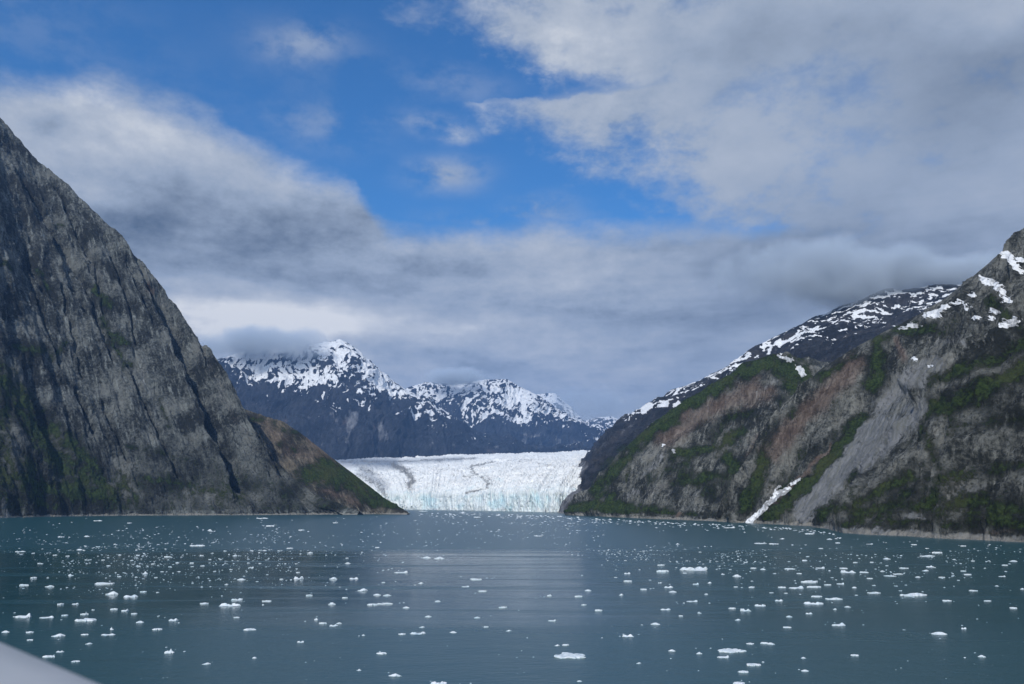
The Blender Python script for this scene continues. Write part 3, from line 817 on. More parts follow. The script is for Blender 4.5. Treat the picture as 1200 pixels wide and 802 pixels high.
def make_glacier():
    na, nb = 900, 760
    F = np.array([on_water(*f) for f, b in GL])
    R = np.array([at(b[0], b[1], 6800) for f, b in GL])
    s = np.linspace(0, 1, na)
    w = np.linspace(0, 1, len(GL))
    Fi = smooth1(np.stack([np.interp(s, w, F[:, i]) for i in range(3)], 1), 12)
    Ri = smooth1(np.stack([np.interp(s, w, R[:, i]) for i in range(3)], 1), 12)
    nface = 130
    # front cliff rows then surface rows (denser near the front)
    k = np.linspace(0, 1, nb - nface + 1)[1:] ** 1.5
    P = np.zeros((na, nb, 3))
    hf = 52 + 15 * fbm(s * 14, s * 0, 4, 801) + 15 * fbm(s * 70, s * 0, 4, 802)
    hf = hf * np.interp(s, [0, 0.1, 0.88, 1], [0.9, 1.05, 0.95, 0.8])
    tf = np.linspace(0, 1, nface)
    A = np.repeat((s * 1500)[:, None], nface, 1)
    Zf = -4 + (hf[:, None] + 4) * tf[None, :]
    # pillars and clefts of the calving front
    dep = 26 * ridged(A / 75, Zf / 160, 4, 811) + 10 * ridged(A / 17, Zf / 70, 4, 815) + 4 * fbm(A / 6, Zf / 8, 3, 816) + 22 * fbm(A / 240, A * 0, 3, 818)
    lean = 14 * tf[None, :] ** 2
    P[:, :nface, 0] = Fi[:, None, 0]
    P[:, :nface, 1] = Fi[:, None, 1] - dep + lean
    P[:, :nface, 2] = Zf
    X0, Y0 = P[:, nface - 1, 0], P[:, nface - 1, 1]
    P[:, nface:, 0] = X0[:, None] + (Ri[:, 0] - X0)[:, None] * k
    P[:, nface:, 1] = Y0[:, None] + (Ri[:, 1] - Y0)[:, None] * k
    zz = hf[:, None] + (Ri[:, 2] - hf)[:, None] * (k ** 0.92)
    gx, gy = P[:, nface:, 0], P[:, nface:, 1]
    fade = np.interp(k, [0, 0.05, 1], [0.55, 1, 1])
    wx = gx + 40 * fbm(gx / 200, gy / 200, 3, 820)
    wy = gy + 60 * fbm(gx / 240, gy / 240, 3, 821)
    zz = zz + fade * (15 * ridged(wx / 260, wy / 75, 3, 822) + 15 * ridged(wx / 85, wy / 34, 3, 823) + 8 * ridged(wx / 26, wy / 30, 3, 826) + 22 * fbm(gx / 420, gy / 420, 3, 829))
    P[:, nface:, 2] = zz
    Pf = P.reshape(-1, 3)
    X, Y = project(Pf)
    Xw, Yw = X + 7 * fbm(X / 10, Y / 5, 4, 830, 0.6), Y + 2.5 * fbm(X / 10, Y / 5, 4, 831, 0.6)
    dirt = marks(Xw, Yw, [([(462, 545), (476, 552), (483, 562), (480, 571)], 8, 1.0), ([(470, 548), (500, 556), (492, 562)], 5, .5), ([(580, 541), (552, 547), (552, 553), (566, 559), (572, 566), (570, 573), (545, 578)], 3.4, .8),
                          ([(552, 545), (600, 540), (640, 538)], 2.5, .55), ([(565, 555), (575, 562), (572, 572)], 5, .6), ([(420, 556), (440, 566), (455, 585)], 9, .7), ([(425, 548), (440, 556)], 8, .7), ([(440, 560), (500, 572)], 7, .4), ([(500, 548), (540, 552), (548, 566)], 4, .5), ([(600, 556), (660, 560)], 4, .4), ([(590, 548), (680, 546)], 3, .4), ([(600, 537), (640, 545), (655, 562)], 2.2, .5), ([(515, 540), (530, 550), (528, 572)], 2.4, .55), ([(625, 540), (668, 552)], 2.0, .45),
                          ([(640, 570), (660, 580)], 4, .5), ([(400, 541), (470, 541), (560, 537)], 3.0, .75), ([(460, 547), (455, 540)], 4, .7), ([(500, 565), (560, 575)], 8, .35)])
    streak = sstep(fbm(wx / 420, wy / 46, 4, 834), 0.12, 0.5) * np.interp(k, [0, .03, .25, .8, 1], [0, .35, .7, .5, .3])
    dd = np.zeros((na, nb))
    dd[:, nface:] = streak
    dirt = np.maximum(dirt, dd.ravel() * 0.85)
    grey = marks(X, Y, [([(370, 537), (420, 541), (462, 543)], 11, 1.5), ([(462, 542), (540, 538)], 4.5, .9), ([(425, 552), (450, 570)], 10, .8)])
    blue = np.zeros((na, nb))
    blue[:, :nface] = 0.30 + 0.85 * np.clip(-(dep - np.mean(dep)) / 26, 0, 1) + 0.5 * sstep(fbm(A / 120, Zf / 60, 3, 841), 0.05, 0.4)
    blue[:, nface:] = 0.22 * np.interp(k, [0, .06], [1, 0]) + np.clip(0.4 * sstep(fbm(wx / 90, wy / 60, 3, 844), 0.15, 0.5), 0, 1) * np.interp(k, [0, .3], [1, 0.2])
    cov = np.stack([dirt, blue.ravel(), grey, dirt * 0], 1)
    m, g, p = new_mat('glacier ice')
    cv = g.sep(attr(g, 'cover').outputs['Vector'])
    pos = g.n('ShaderNodeNewGeometry').outputs['Position']
    n = g.noise(pos, 1 / 14.0, 7, 0.65)
    n2 = g.noise(g.v('MULTIPLY', pos, (1 / 60.0, 1 / 22.0, 1 / 30.0)), 1.0, 6, 0.6)
    base = g.mix(g.step(n2, 0.3, 0.7), (0.78, 0.80, 0.79), (0.92, 0.91, 0.88))
    base = g.mix(g.m('MULTIPLY', g.step(n, 0.56, 0.70), 0.55), base, (0.40, 0.43, 0.44))
    bf = g.m('MULTIPLY', g.m('ADD', cv[1], g.m('MULTIPLY', g.m('SUBTRACT', n, 0.5), 0.5)), 0.62, clamp=True)
    base = g.mix(bf, base, (0.44, 0.68, 0.74))
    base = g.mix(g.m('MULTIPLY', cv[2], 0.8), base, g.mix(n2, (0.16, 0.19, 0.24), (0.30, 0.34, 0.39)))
    df = g.step(g.m('ADD', cv[0], g.m('ADD', g.m('MULTIPLY', g.m('SUBTRACT', n, 0.5), 1.5), g.m('MULTIPLY', g.m('SUBTRACT', n2, 0.5), 1.2))), 0.34, 0.85)
    base = g.mix(g.m('MULTIPLY', df, 0.86), base, (0.15, 0.15, 0.145))
    g.put(p.inputs['Base Color'], base)
    p.inputs['Roughness'].default_value = 0.65
    p.inputs['Specular IOR Level'].default_value = 0.3
    b = g.n('ShaderNodeBump')
    b.inputs['Strength'].default_value = 0.7
    b.inputs['Distance'].default_value = 6.0
    g.put(b.inputs['Height'], g.m('ADD', n, n2))
    g.t.links.new(b.outputs[0], p.inputs['Normal'])
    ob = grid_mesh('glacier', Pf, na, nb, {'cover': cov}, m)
    return tag(ob, 'wide white crevassed glacier ending in a pale blue ice cliff at the water', 'glacier')


make_glacier()

# ------------------------------------------------------------------ water
m, g, p = new_mat('fjord water')
pos = g.n('ShaderNodeNewGeometry').outputs['Position']
px_, py_, pz_ = g.sep(pos)
# wind lanes: rippled water near the ship and far off, a calm lane between, with ragged edges
lane = g.noise(g.v('MULTIPLY', pos, (1 / 420.0, 1 / 70.0, 0)), 1.0, 5, 0.55, dist=0.5)
lane2 = g.noise(g.v('MULTIPLY', pos, (1 / 160.0, 1 / 16.0, 0)), 1.0, 5, 0.6)
yy = g.m('ADD', py_, g.m('MULTIPLY', g.m('SUBTRACT', lane, 0.5), 110.0))
yy = g.m('ADD', yy, g.m('MULTIPLY', px_, 0.10))
calm = g.m('MULTIPLY', g.step(yy, 150.0, 205.0), g.step(g.m('ADD', py_, g.m('MULTIPLY', g.m('SUBTRACT', lane2, 0.5), 90.0)), 470.0, 405.0))
calm = g.m('MULTIPLY', calm, g.step(lane2, 0.66, 0.52))
calm = g.m('MULTIPLY', calm, g.step(g.m('ADD', px_, g.m('MULTIPLY', g.m('SUBTRACT', lane2, 0.5), 260.0)), 70.0, -60.0, 0.35, 1.0))
lane3 = g.noise(g.v('MULTIPLY', pos, (1 / 95.0, 1 / 9.0, 0)), 1.0, 6, 0.62)
calm = g.m('MULTIPLY', calm, g.step(lane3, 0.62, 0.46, 0.62, 1.0))
rough = g.step(calm, 0.0, 1.0, 0.28, 0.10, smooth=False)
g.put(p.inputs['Roughness'], rough)
g.put(p.inputs['Base Color'], g.mix(lane, (0.014, 0.062, 0.078), (0.019, 0.073, 0.090)))
p.inputs['IOR'].default_value = 1.333
w1 = g.noise(g.v('MULTIPLY', pos, (1 / 2.2, 1 / 1.3, 0)), 1.0, 5, 0.6, dist=0.3)
w2 = g.noise(g.v('MULTIPLY', pos, (1 / 14.0, 1 / 6.0, 0)), 1.0, 4, 0.5)
b = g.n('ShaderNodeBump')
g.put(b.inputs['Strength'], g.step(calm, 0.0, 1.0, 0.30, 0.11))
b.inputs['Distance'].default_value = 0.35
g.put(b.inputs['Height'], g.m('ADD', w1, g.m('MULTIPLY', w2, 1.6)))
g.t.links.new(b.outputs[0], p.inputs['Normal'])
XS = [-14000, -4000, -1500, -500, 0, 500, 1500, 4000, 14000]
YS = [-6000, -1500, -300, 100, 400, 900, 1800, 4000, 9000, 16000]
GX, GY = np.meshgrid(XS, YS, indexing='ij')
tag(grid_mesh('water', np.stack([GX.ravel(), GY.ravel(), 0 * GX.ravel()], 1).astype(float), len(XS), len(YS), {}, m),
    'cold blue green fjord water with calm and rippled lanes', 'water', kind='structure')

# ------------------------------------------------------------------ haze
m = bpy.data.materials.new('haze')
m.use_nodes = True
g = G(m.node_tree)
pv = g.n('ShaderNodeVolumePrincipled')
pv.inputs['Color'].default_value = (0.28, 0.53, 1.0, 1)
pv.inputs['Density'].default_value = 3.7e-5
pv.inputs['Anisotropy'].default_value = 0.1
o = g.n('ShaderNodeOutputMaterial')
g.t.links.new(pv.outputs[0], o.inputs['Volume'])
me = bpy.data.meshes.new('haze')
bm = bmesh.new()
bmesh.ops.create_cube(bm, size=1.0)
for v in bm.verts:
    v.co = ((v.co.x) * 29000, 5000 + v.co.y * 23000, -60 + (v.co.z + 0.5) * 2500)
bm.to_mesh(me)
bm.free()
me.materials.append(m)
hz = bpy.data.objects.new('haze', me)
COL.objects.link(hz)
tag(hz, 'thin blue air over the whole fjord', 'haze', kind='stuff')


# ------------------------------------------------------------------ low cloud hanging on the summits
cloud_mats = {}


def cloud_material(key, density, noise_m, cut):
    m = bpy.data.materials.new('cloud ' + key)
    m.use_nodes = True
    g = G(m.node_tree)
    pv = g.n('ShaderNodeVolumePrincipled')
    pv.inputs['Color'].default_value = (0.78, 0.88, 1.0, 1)
    pv.inputs['Anisotropy'].default_value = -0.15
    oc = g.n('ShaderNodeTexCoord').outputs['Object']
    pos = g.n('ShaderNodeNewGeometry').outputs['Position']
    r = g.v('LENGTH', oc)
    n1 = g.noise(pos, 1.0 / noise_m, 6, 0.6)
    f = g.m('ADD', g.m('SUBTRACT', 1.0, r), g.m('MULTIPLY', g.m('SUBTRACT', n1, 0.5), 1.5))
    f = g.m('MULTIPLY', g.step(f, cut, cut + 0.55), g.step(r, 1.0, 0.82))
    g.put(pv.inputs['Density'], g.m('MULTIPLY', f, density))
    o = g.n('ShaderNodeOutputMaterial')
    g.t.links.new(pv.outputs[0], o.inputs['Volume'])
    return m


def cloud(c, rx, ry, rz, mat, label, tilt=0.0):
    me = bpy.data.meshes.new('cloud')
    bm = bmesh.new()
    bmesh.ops.create_icosphere(bm, subdivisions=3, radius=1.02)
    bm.to_mesh(me)
    bm.free()
    me.materials.append(mat)
    ob = bpy.data.objects.new('cloud', me)
    COL.objects.link(ob)
    ob.location = c
    ob.scale = (rx, ry, rz)
    ob.rotation_euler = (0, tilt, 0)
    tag(ob, label, 'cloud', kind='stuff')


far_cloud = cloud_material('far', 0.0075, 330.0, 0.12)
near_cloud = cloud_material('ridge', 0.013, 150.0, 0.10)
thin_cloud = cloud_material('thin', 0.0014, 520.0, 0.15)
cloud(at(308, 402, 7300), 820, 420, 200, far_cloud, 'grey cloud bank lying on the left shoulder of the pointed snowy mountain')
cloud(at(530, 443, 10000), 640, 420, 150, far_cloud, 'small cloud brushing the top of the rounded snowy mountain')
cloud(at(690, 476, 12300), 1500, 500, 380, thin_cloud, 'pale mist filling the far end of the valley')
cloud(at(985, 322, 2920), 560, 260, 170, near_cloud, 'dark grey cloud wrapped over the crest of the snowy ridge')
cloud(at(1118, 321, 2860), 280, 220, 95, near_cloud, 'small grey cloud touching the ridge beside the nearest slope')

# ------------------------------------------------------------------ ship's rail at the lower left corner
def make_rail():
    pa, pb = at(-2, 744, 1.62), at(139, 802, 1.33)
    d_ = Vector(pb - pa)
    d_.normalize()
    side = Vector((d_.y, -d_.x, 0)).normalized()            # towards the deck
    if side.y > 0:
        side = -side
    start = Vector(pa) - d_ * 1.6
    end = Vector(pb) + d_ * 1.4
    # cap profile: (distance inboard, height)
    cap = [(0.015, -0.075), (0.0, -0.06), (-0.004, -0.03), (0.004, -0.010), (0.022, 0.0), (0.09, 0.006), (0.18, 0.008), (0.27, 0.006), (0.335, 0.0), (0.352, -0.012), (0.358, -0.03), (0.352, -0.06), (0.338, -0.075)]
    plate = [(0.150, -0.0745), (0.150, -1.15), (0.170, -1.15), (0.170, -0.0745)]

    def extrude(prof, name, mat, parent):
        bm = bmesh.new()
        rings = []
        for k in range(25):
            c = start.lerp(end, k / 24)
            rings.append([bm.verts.new(c + side * s + Vector((0, 0, h))) for s, h in prof])
        n_ = len(prof)
        for r0, r1 in zip(rings[:-1], rings[1:]):
            for i in range(n_):
                bm.faces.new((r0[i], r0[(i + 1) % n_], r1[(i + 1) % n_], r1[i]))
        bm.faces.new(rings[0][::-1])
        bm.faces.new(rings[-1])
        bmesh.ops.recalc_face_normals(bm, faces=bm.faces)
        me = bpy.data.meshes.new(name)
        bm.to_mesh(me)
        bm.free()
        for q in me.polygons:
            q.use_smooth = True
        me.materials.append(mat)
        ob = bpy.data.objects.new(name, me)
        COL.objects.link(ob)
        ob.parent = parent
        return ob
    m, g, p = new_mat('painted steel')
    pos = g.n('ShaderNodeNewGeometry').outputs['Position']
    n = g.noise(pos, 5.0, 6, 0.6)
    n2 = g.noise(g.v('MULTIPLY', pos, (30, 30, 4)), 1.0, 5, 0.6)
    g.put(p.inputs['Base Color'], g.mix(g.step(n, 0.3, 0.75), (0.40, 0.42, 0.44), (0.45, 0.46, 0.48)))  # white paint darkened to grey, so the deck's shade sits in the colour
    g.put(p.inputs['Roughness'], g.m('ADD', 0.32, g.m('MULTIPLY', n2, 0.2)))
    b = g.n('ShaderNodeBump')
    b.inputs['Strength'].default_value = 0.08
    b.inputs['Distance'].default_value = 0.004
    g.put(b.inputs['Height'], n2)
    g.t.links.new(b.outputs[0], p.inputs['Normal'])
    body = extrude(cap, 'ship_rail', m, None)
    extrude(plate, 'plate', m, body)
    return tag(body, "pale grey painted ship's rail slanting across the lower left corner, out of focus", 'rail')


make_rail()

# ------------------------------------------------------------------ drifting ice
m, g, p = new_mat('floe ice')
pos = g.n('ShaderNodeNewGeometry').outputs['Position']
n = g.noise(pos, 1.1, 6, 0.65)
n2 = g.noise(pos, 0.28, 4, 0.6)
base = g.mix(g.step(n, 0.35, 0.65), (0.52, 0.60, 0.64), (0.78, 0.81, 0.83))
base = g.mix(g.m('MULTIPLY', g.step(n2, 0.52, 0.7), 0.5), base, (0.50, 0.66, 0.73))
zc = g.sep(pos)[2]
base = g.mix(g.step(zc, 0.09, 0.0), base, (0.45, 0.60, 0.65))      # wet translucent foot
g.put(p.inputs['Base Color'], base)
p.inputs['Roughness'].default_value = 0.5
b = g.n('ShaderNodeBump')
b.inputs['Strength'].default_value = 0.6
b.inputs['Distance'].default_value = 0.25
g.put(b.inputs['Height'], n)
g.t.links.new(b.outputs[0], p.inputs['Normal'])
ice_mat = m


def floe_mesh(kind, seed):
    """unit floe: 1 wide, 1 deep, 1 high, foot a little under water"""
    rs = np.random.RandomState(seed)
    nr, ns = 15, 52
    th = np.linspace(0, 2 * np.pi, ns, endpoint=False)
    outl = 0.5 * (0.84 + 0.30 * perlin(1.3 * np.cos(th) + seed, 1.3 * np.sin(th) + 4.1, seed) + 0.20 * perlin(3.5 * np.cos(th) + 9, 3.5 * np.sin(th), seed + 1) + 0.09 * perlin(9 * np.cos(th), 9 * np.sin(th), seed + 2))
    r = np.linspace(0, 1, nr)[1:] ** 0.8
    R, TH = np.meshgrid(r, th, indexing='ij')
    O = np.repeat(outl[None, :], nr - 1, 0)
    x, y = R * O * np.cos(TH), R * O * np.sin(TH)
    def hump(cx, cy, s, h, p_=2.0):
        return h * np.exp(-(((x - cx) ** 2 + (y - cy) ** 2) / (s * s)) ** (p_ / 2))
    rough = fbm(x * 5 + seed, y * 5, 4, seed + 5)
    blocky = np.floor((fbm(x * 3.2 + seed * 1.7, y * 3.2, 3, seed + 7) + 0.5) * 5) / 5
    if kind == 'flat':
        z = 0.62 + 0.16 * rough + 0.28 * blocky
    elif kind == 'long':
        z = 0.50 + 0.20 * rough + 0.45 * np.clip(blocky - 0.3, 0, 1) + 0.25 * np.sin(x * 9 + seed) * np.exp(-y * y * 20)
    elif kind == 'dome':
        z = 0.22 + hump(rs.uniform(-.1, .1), 0, 0.30, 0.72, 2.6) + 0.12 * rough + 0.12 * blocky
    elif kind == 'peak':
        z = 0.20 + hump(rs.uniform(-.12, .15), 0, 0.13, 0.72, 1.5) + hump(rs.uniform(-.3, .3), .1, 0.22, 0.28) + 0.16 * rough
    elif kind == 'twin':
        z = 0.20 + hump(-0.24, 0, 0.17, 0.52, 2.6) + hump(0.22, 0.02, 0.17, 0.74, 2.2) + 0.12 * rough + 0.1 * blocky
    elif kind == 'wedge':     # right end raised
        z = 0.26 + 0.10 * x + hump(0.30, 0, 0.14, 0.72, 2.4) + hump(-0.2, 0, 0.25, 0.20) + 0.12 * rough + 0.1 * blocky
    else:                      # raft of joined lumps
        z = 0.14 + 0.1 * rough
        for k in range(7):
            z = np.maximum(z, 0.12 + hump(rs.uniform(-.40, .40), rs.uniform(-.25, .25), rs.uniform(.08, .16), rs.uniform(.35, 0.9), 2.6) + 0.14 * rough)
    z = np.clip(z, 0.1, None)
    z = z / max(z.max(), 0.01)
    edge = 1 - sstep(R, 0.90, 1.0) * 0.55
    z = z * edge
    verts = [(0, 0, float(z[0].mean()))]
    for i in range(nr - 1):
        verts += list(zip(x[i].tolist(), y[i].tolist(), z[i].tolist()))
    under = 0.94 + 0.05 * np.sin(th * 5 + seed)
    verts += list(zip((x[-1] * under).tolist(), (y[-1] * under).tolist(), [0.02] * ns))
    verts += list(zip((x[-1] * 1.03).tolist(), (y[-1] * 1.03).tolist(), [-0.22] * ns))
    faces = [(0, 1 + j, 1 + (j + 1) % ns) for j in range(ns)]
    for i in range(nr):
        o0, o1 = 1 + i * ns, 1 + (i + 1) * ns
        for j in range(ns):
            faces.append((o0 + j, o1 + j, o1 + (j + 1) % ns, o0 + (j + 1) % ns))
    xs = [v[0] for v in verts]
    ys = [v[1] for v in verts]
    kx, ky = max(xs) - min(xs), max(ys) - min(ys)
    cx_, cy_ = (max(xs) + min(xs)) / 2, (max(ys) + min(ys)) / 2
    verts = [((v[0] - cx_) / kx, (v[1] - cy_) / ky, v[2]) for v in verts]
    me = bpy.data.meshes.new('ice_floe')
    me.from_pydata(verts, [], faces)
    me.update()
    for q in me.polygons:
        q.use_smooth = True
    me.set_sharp_from_angle(angle=math.radians(38)) if hasattr(me, 'set_sharp_from_angle') else None
    me.materials.append(ice_mat)
    return me


KINDS = {'F': 'flat', 'L': 'long', 'D': 'dome', 'P': 'peak', 'T': 'twin', 'W': 'wedge', 'C': 'raft'}
FLOE = {k: [floe_mesh(v, 11 * i + 3 * j + 2) for j in range(4)] for i, (k, v) in enumerate(KINDS.items())}

# x, y (centre), width, height in 1/3.783 picture px from the corner of one of four 300 px wide strips of the water, form, label, short name
T0 = [
    (90, 492, 80, 40, 'W', 'white ice chunk with a raised right end close to the left edge', 'the notched chunk at the left edge'),
    (197, 503, 70, 18, 'W', 'low thin floe with an upturned right tip beside the notched left edge chunk', 'the low upturned floe at left'),
    (368, 515, 100, 22, 'L', 'long low oval floe lying along the near edge of the dark left reflection', 'the long oval floe on dark water'),
    (445, 354, 110, 16, 'L', 'longest thin ice strip on the dark water below the left cliff', 'the thin strip below the left cliff'),
    (490, 393, 65, 32, 'D', 'bright domed ice lump on the dark water, a lumpy floe beside it', 'the bright dome on dark water'),
    (568, 409, 75, 24, 'T', 'lumpy low floe close beside the bright dome on dark water', None),
    (547, 470, 36, 24, 'W', None, None), (502, 468, 38, 12, 'F', None, None), (590, 488, 32, 12, 'F', None, None), (614, 524, 38, 18, 'D', None, None),
    (763, 514, 48, 22, 'T', 'stout knobbly floe at the right end of the dark left reflection', 'the knobbly floe by the dark edge'), (692, 558, 48, 12, 'F', None, None),
    (250, 582, 64, 26, 'D', "smooth white domed floe on open water above the ship's rail", "the smooth dome above the rail"), (472, 581, 70, 14, 'T', 'pair of joined low lumps right of the smooth dome above the rail', None),
    (493, 550, 18, 28, 'P', 'thin upright spike of ice at the near edge of the dark reflection', 'the upright spike'),
    (745, 650, 50, 40, 'P', 'tall pointed ice lump standing alone on open water at lower left', 'the lone pointed lump at lower left'), (912, 709, 42, 16, 'D', None, None),
    (210, 678, 60, 16, 'L', "long low floe closest to the ship's rail", "the long floe by the rail"), (260, 656, 40, 14, 'T', None, None), (330, 701, 40, 10, 'F', None, None), (390, 620, 34, 14, 'D', None, None), (18, 567, 38, 18, 'D', None, None), (123, 571, 42, 12, 'F', None, None), (130, 605, 32, 10, 'F', None, None),
    (280, 496, 34, 10, 'F', None, None), (370, 490, 40, 12, 'F', None, None), (260, 446, 34, 12, 'F', None, None), (330, 443, 36, 14, 'W', None, None), (215, 365, 46, 16, 'D', None, None), (102, 360, 48, 14, 'L', None, None), (310, 314, 28, 18, 'P', None, None), (145, 328, 30, 12, 'F', None, None),
    (85, 212, 50, 9, 'L', 'thin flat floe off the left cliff near the left edge', 'the thin floe off the left cliff'), (348, 203, 32, 12, 'D', None, None), (870, 185, 76, 14, 'L', 'long low floe with a bright crest on grey water off the left cliff', 'the crested floe off the left cliff'), (928, 116, 24, 16, 'D', 'small cubic ice block with a dark streak of water behind it', None),
    (430, 75, 44, 10, 'L', 'bright flat floe nearest to the shore of the left cliff', 'the bright floe nearest the cliff shore'), (640, 303, 26, 28, 'P', 'spiky white fragment amid the dense scatter on the dark water', 'the spiky fragment in the scatter'), (900, 443, 46, 12, 'F', None, None),
    (1012, 446, 106, 28, 'C', 'broad lumpy ice raft at the right edge of the dark left reflection', 'the lumpy raft by the dark reflection'), (1045, 424, 56, 18, 'C', 'smaller lumpy floe tucked close behind the lumpy raft', None), (1102, 559, 60, 14, 'L', None, None), (1045, 505, 32, 9, 'F', None, None), (1065, 335, 44, 14, 'D', None, None), (630, 391, 34, 10, 'F', None, None),
    (740, 235, 34, 10, 'F', None, None), (570, 86, 24, 8, 'F', None, None), (1125, 683, 24, 14, 'D', None, None), (1040, 228, 24, 14, 'D', None, None), (372, 581, 38, 10, 'F', None, None), (265, 148, 32, 8, 'F', None, None), (380, 144, 30, 12, 'D', None, None)]
T1 = [
    (25, 64, 60, 10, 'L', 'bright thin floe just off the shore where cliff and headland meet', 'the bright floe off the headland'), (60, 98, 46, 12, 'F', None, None), (198, 117, 32, 10, 'F', None, None), (148, 198, 34, 8, 'F', None, None), (238, 216, 30, 14, 'D', None, None),
    (756, 237, 42, 18, 'D', 'left lump of a white pair on the bright cloud reflection', None), (812, 239, 54, 20, 'D', 'right and broader lump of a white pair on the bright cloud reflection', 'the white pair on bright water'), (405, 263, 30, 12, 'D', None, None),
    (640, 302, 70, 18, 'W', 'wedge of ice with a raised right end on dim water below the glacier', 'the wedge below the glacier'), (185, 326, 50, 26, 'C', None, None), (342, 329, 40, 22, 'D', 'round topped chunk on the dark water right of the spiky fragment', None), (432, 330, 46, 16, 'T', None, None),
    (470, 380, 52, 24, 'D', 'smooth rounded floe in mid channel, left of two joined low lumps', 'the rounded floe in mid channel'), (535, 403, 40, 14, 'D', None, None), (580, 405, 42, 14, 'D', None, None), (515, 448, 55, 12, 'F', None, None), (570, 443, 80, 14, 'L', 'longest low floe in mid channel', 'the longest low floe in mid channel'),
    (664, 460, 34, 14, 'D', None, None), (335, 442, 38, 20, 'D', None, None), (973, 335, 66, 14, 'L', 'long flat white floe near the middle of the bright reflection', 'the flat floe in the bright reflection'), (1003, 388, 42, 10, 'F', None, None), (928, 367, 40, 12, 'W', None, None), (1095, 460, 44, 12, 'F', None, None),
    (762, 500, 36, 14, 'D', None, None), (735, 547, 30, 12, 'D', None, None), (715, 575, 80, 18, 'C', 'ragged floe with a knobby top on blue water, a small one at its left end', 'the ragged floe on blue water'), (645, 579, 38, 12, 'F', None, None), (873, 570, 38, 14, 'D', None, None), (342, 540, 42, 16, 'T', None, None),
    (295, 530, 40, 12, 'F', None, None), (367, 530, 30, 12, 'D', None, None), (265, 510, 20, 20, 'P', 'small pointed chunk at the top of a curved row of floes', 'the small pointed chunk'), (195, 612, 34, 16, 'C', None, None), (555, 665, 52, 14, 'F', 'plain low oval floe on open blue water, left of centre', 'the plain oval floe'),
    (614, 760, 64, 22, 'D', 'knobbly flat topped floe near the bottom edge, left of centre', 'the knobbly floe near the bottom edge'), (808, 795, 80, 26, 'C', 'jagged ice raft cut off by the bottom edge of the picture', 'the jagged raft at the bottom edge'), (455, 737, 24, 14, 'P', None, None), (475, 583, 16, 12, 'D', None, None), (980, 505, 34, 12, 'D', None, None),
    (1020, 547, 26, 10, 'F', None, None), (1120, 563, 30, 12, 'D', None, None), (393, 417, 28, 10, 'F', None, None), (45, 432, 48, 10, 'L', None, None), (235, 406, 34, 12, 'F', None, None), (730, 351, 28, 14, 'D', None, None), (805, 432, 30, 12, 'D', None, None), (350, 85, 28, 8, 'F', None, None),
    (740, 33, 46, 8, 'L', 'flat floe lying just off the left end of the glacier front', 'the floe off the left glacier front'), (915, 38, 40, 14, 'P', 'pointed ice block close in front of the glacier cliff', 'the block before the glacier cliff'), (980, 60, 36, 8, 'F', None, None)]
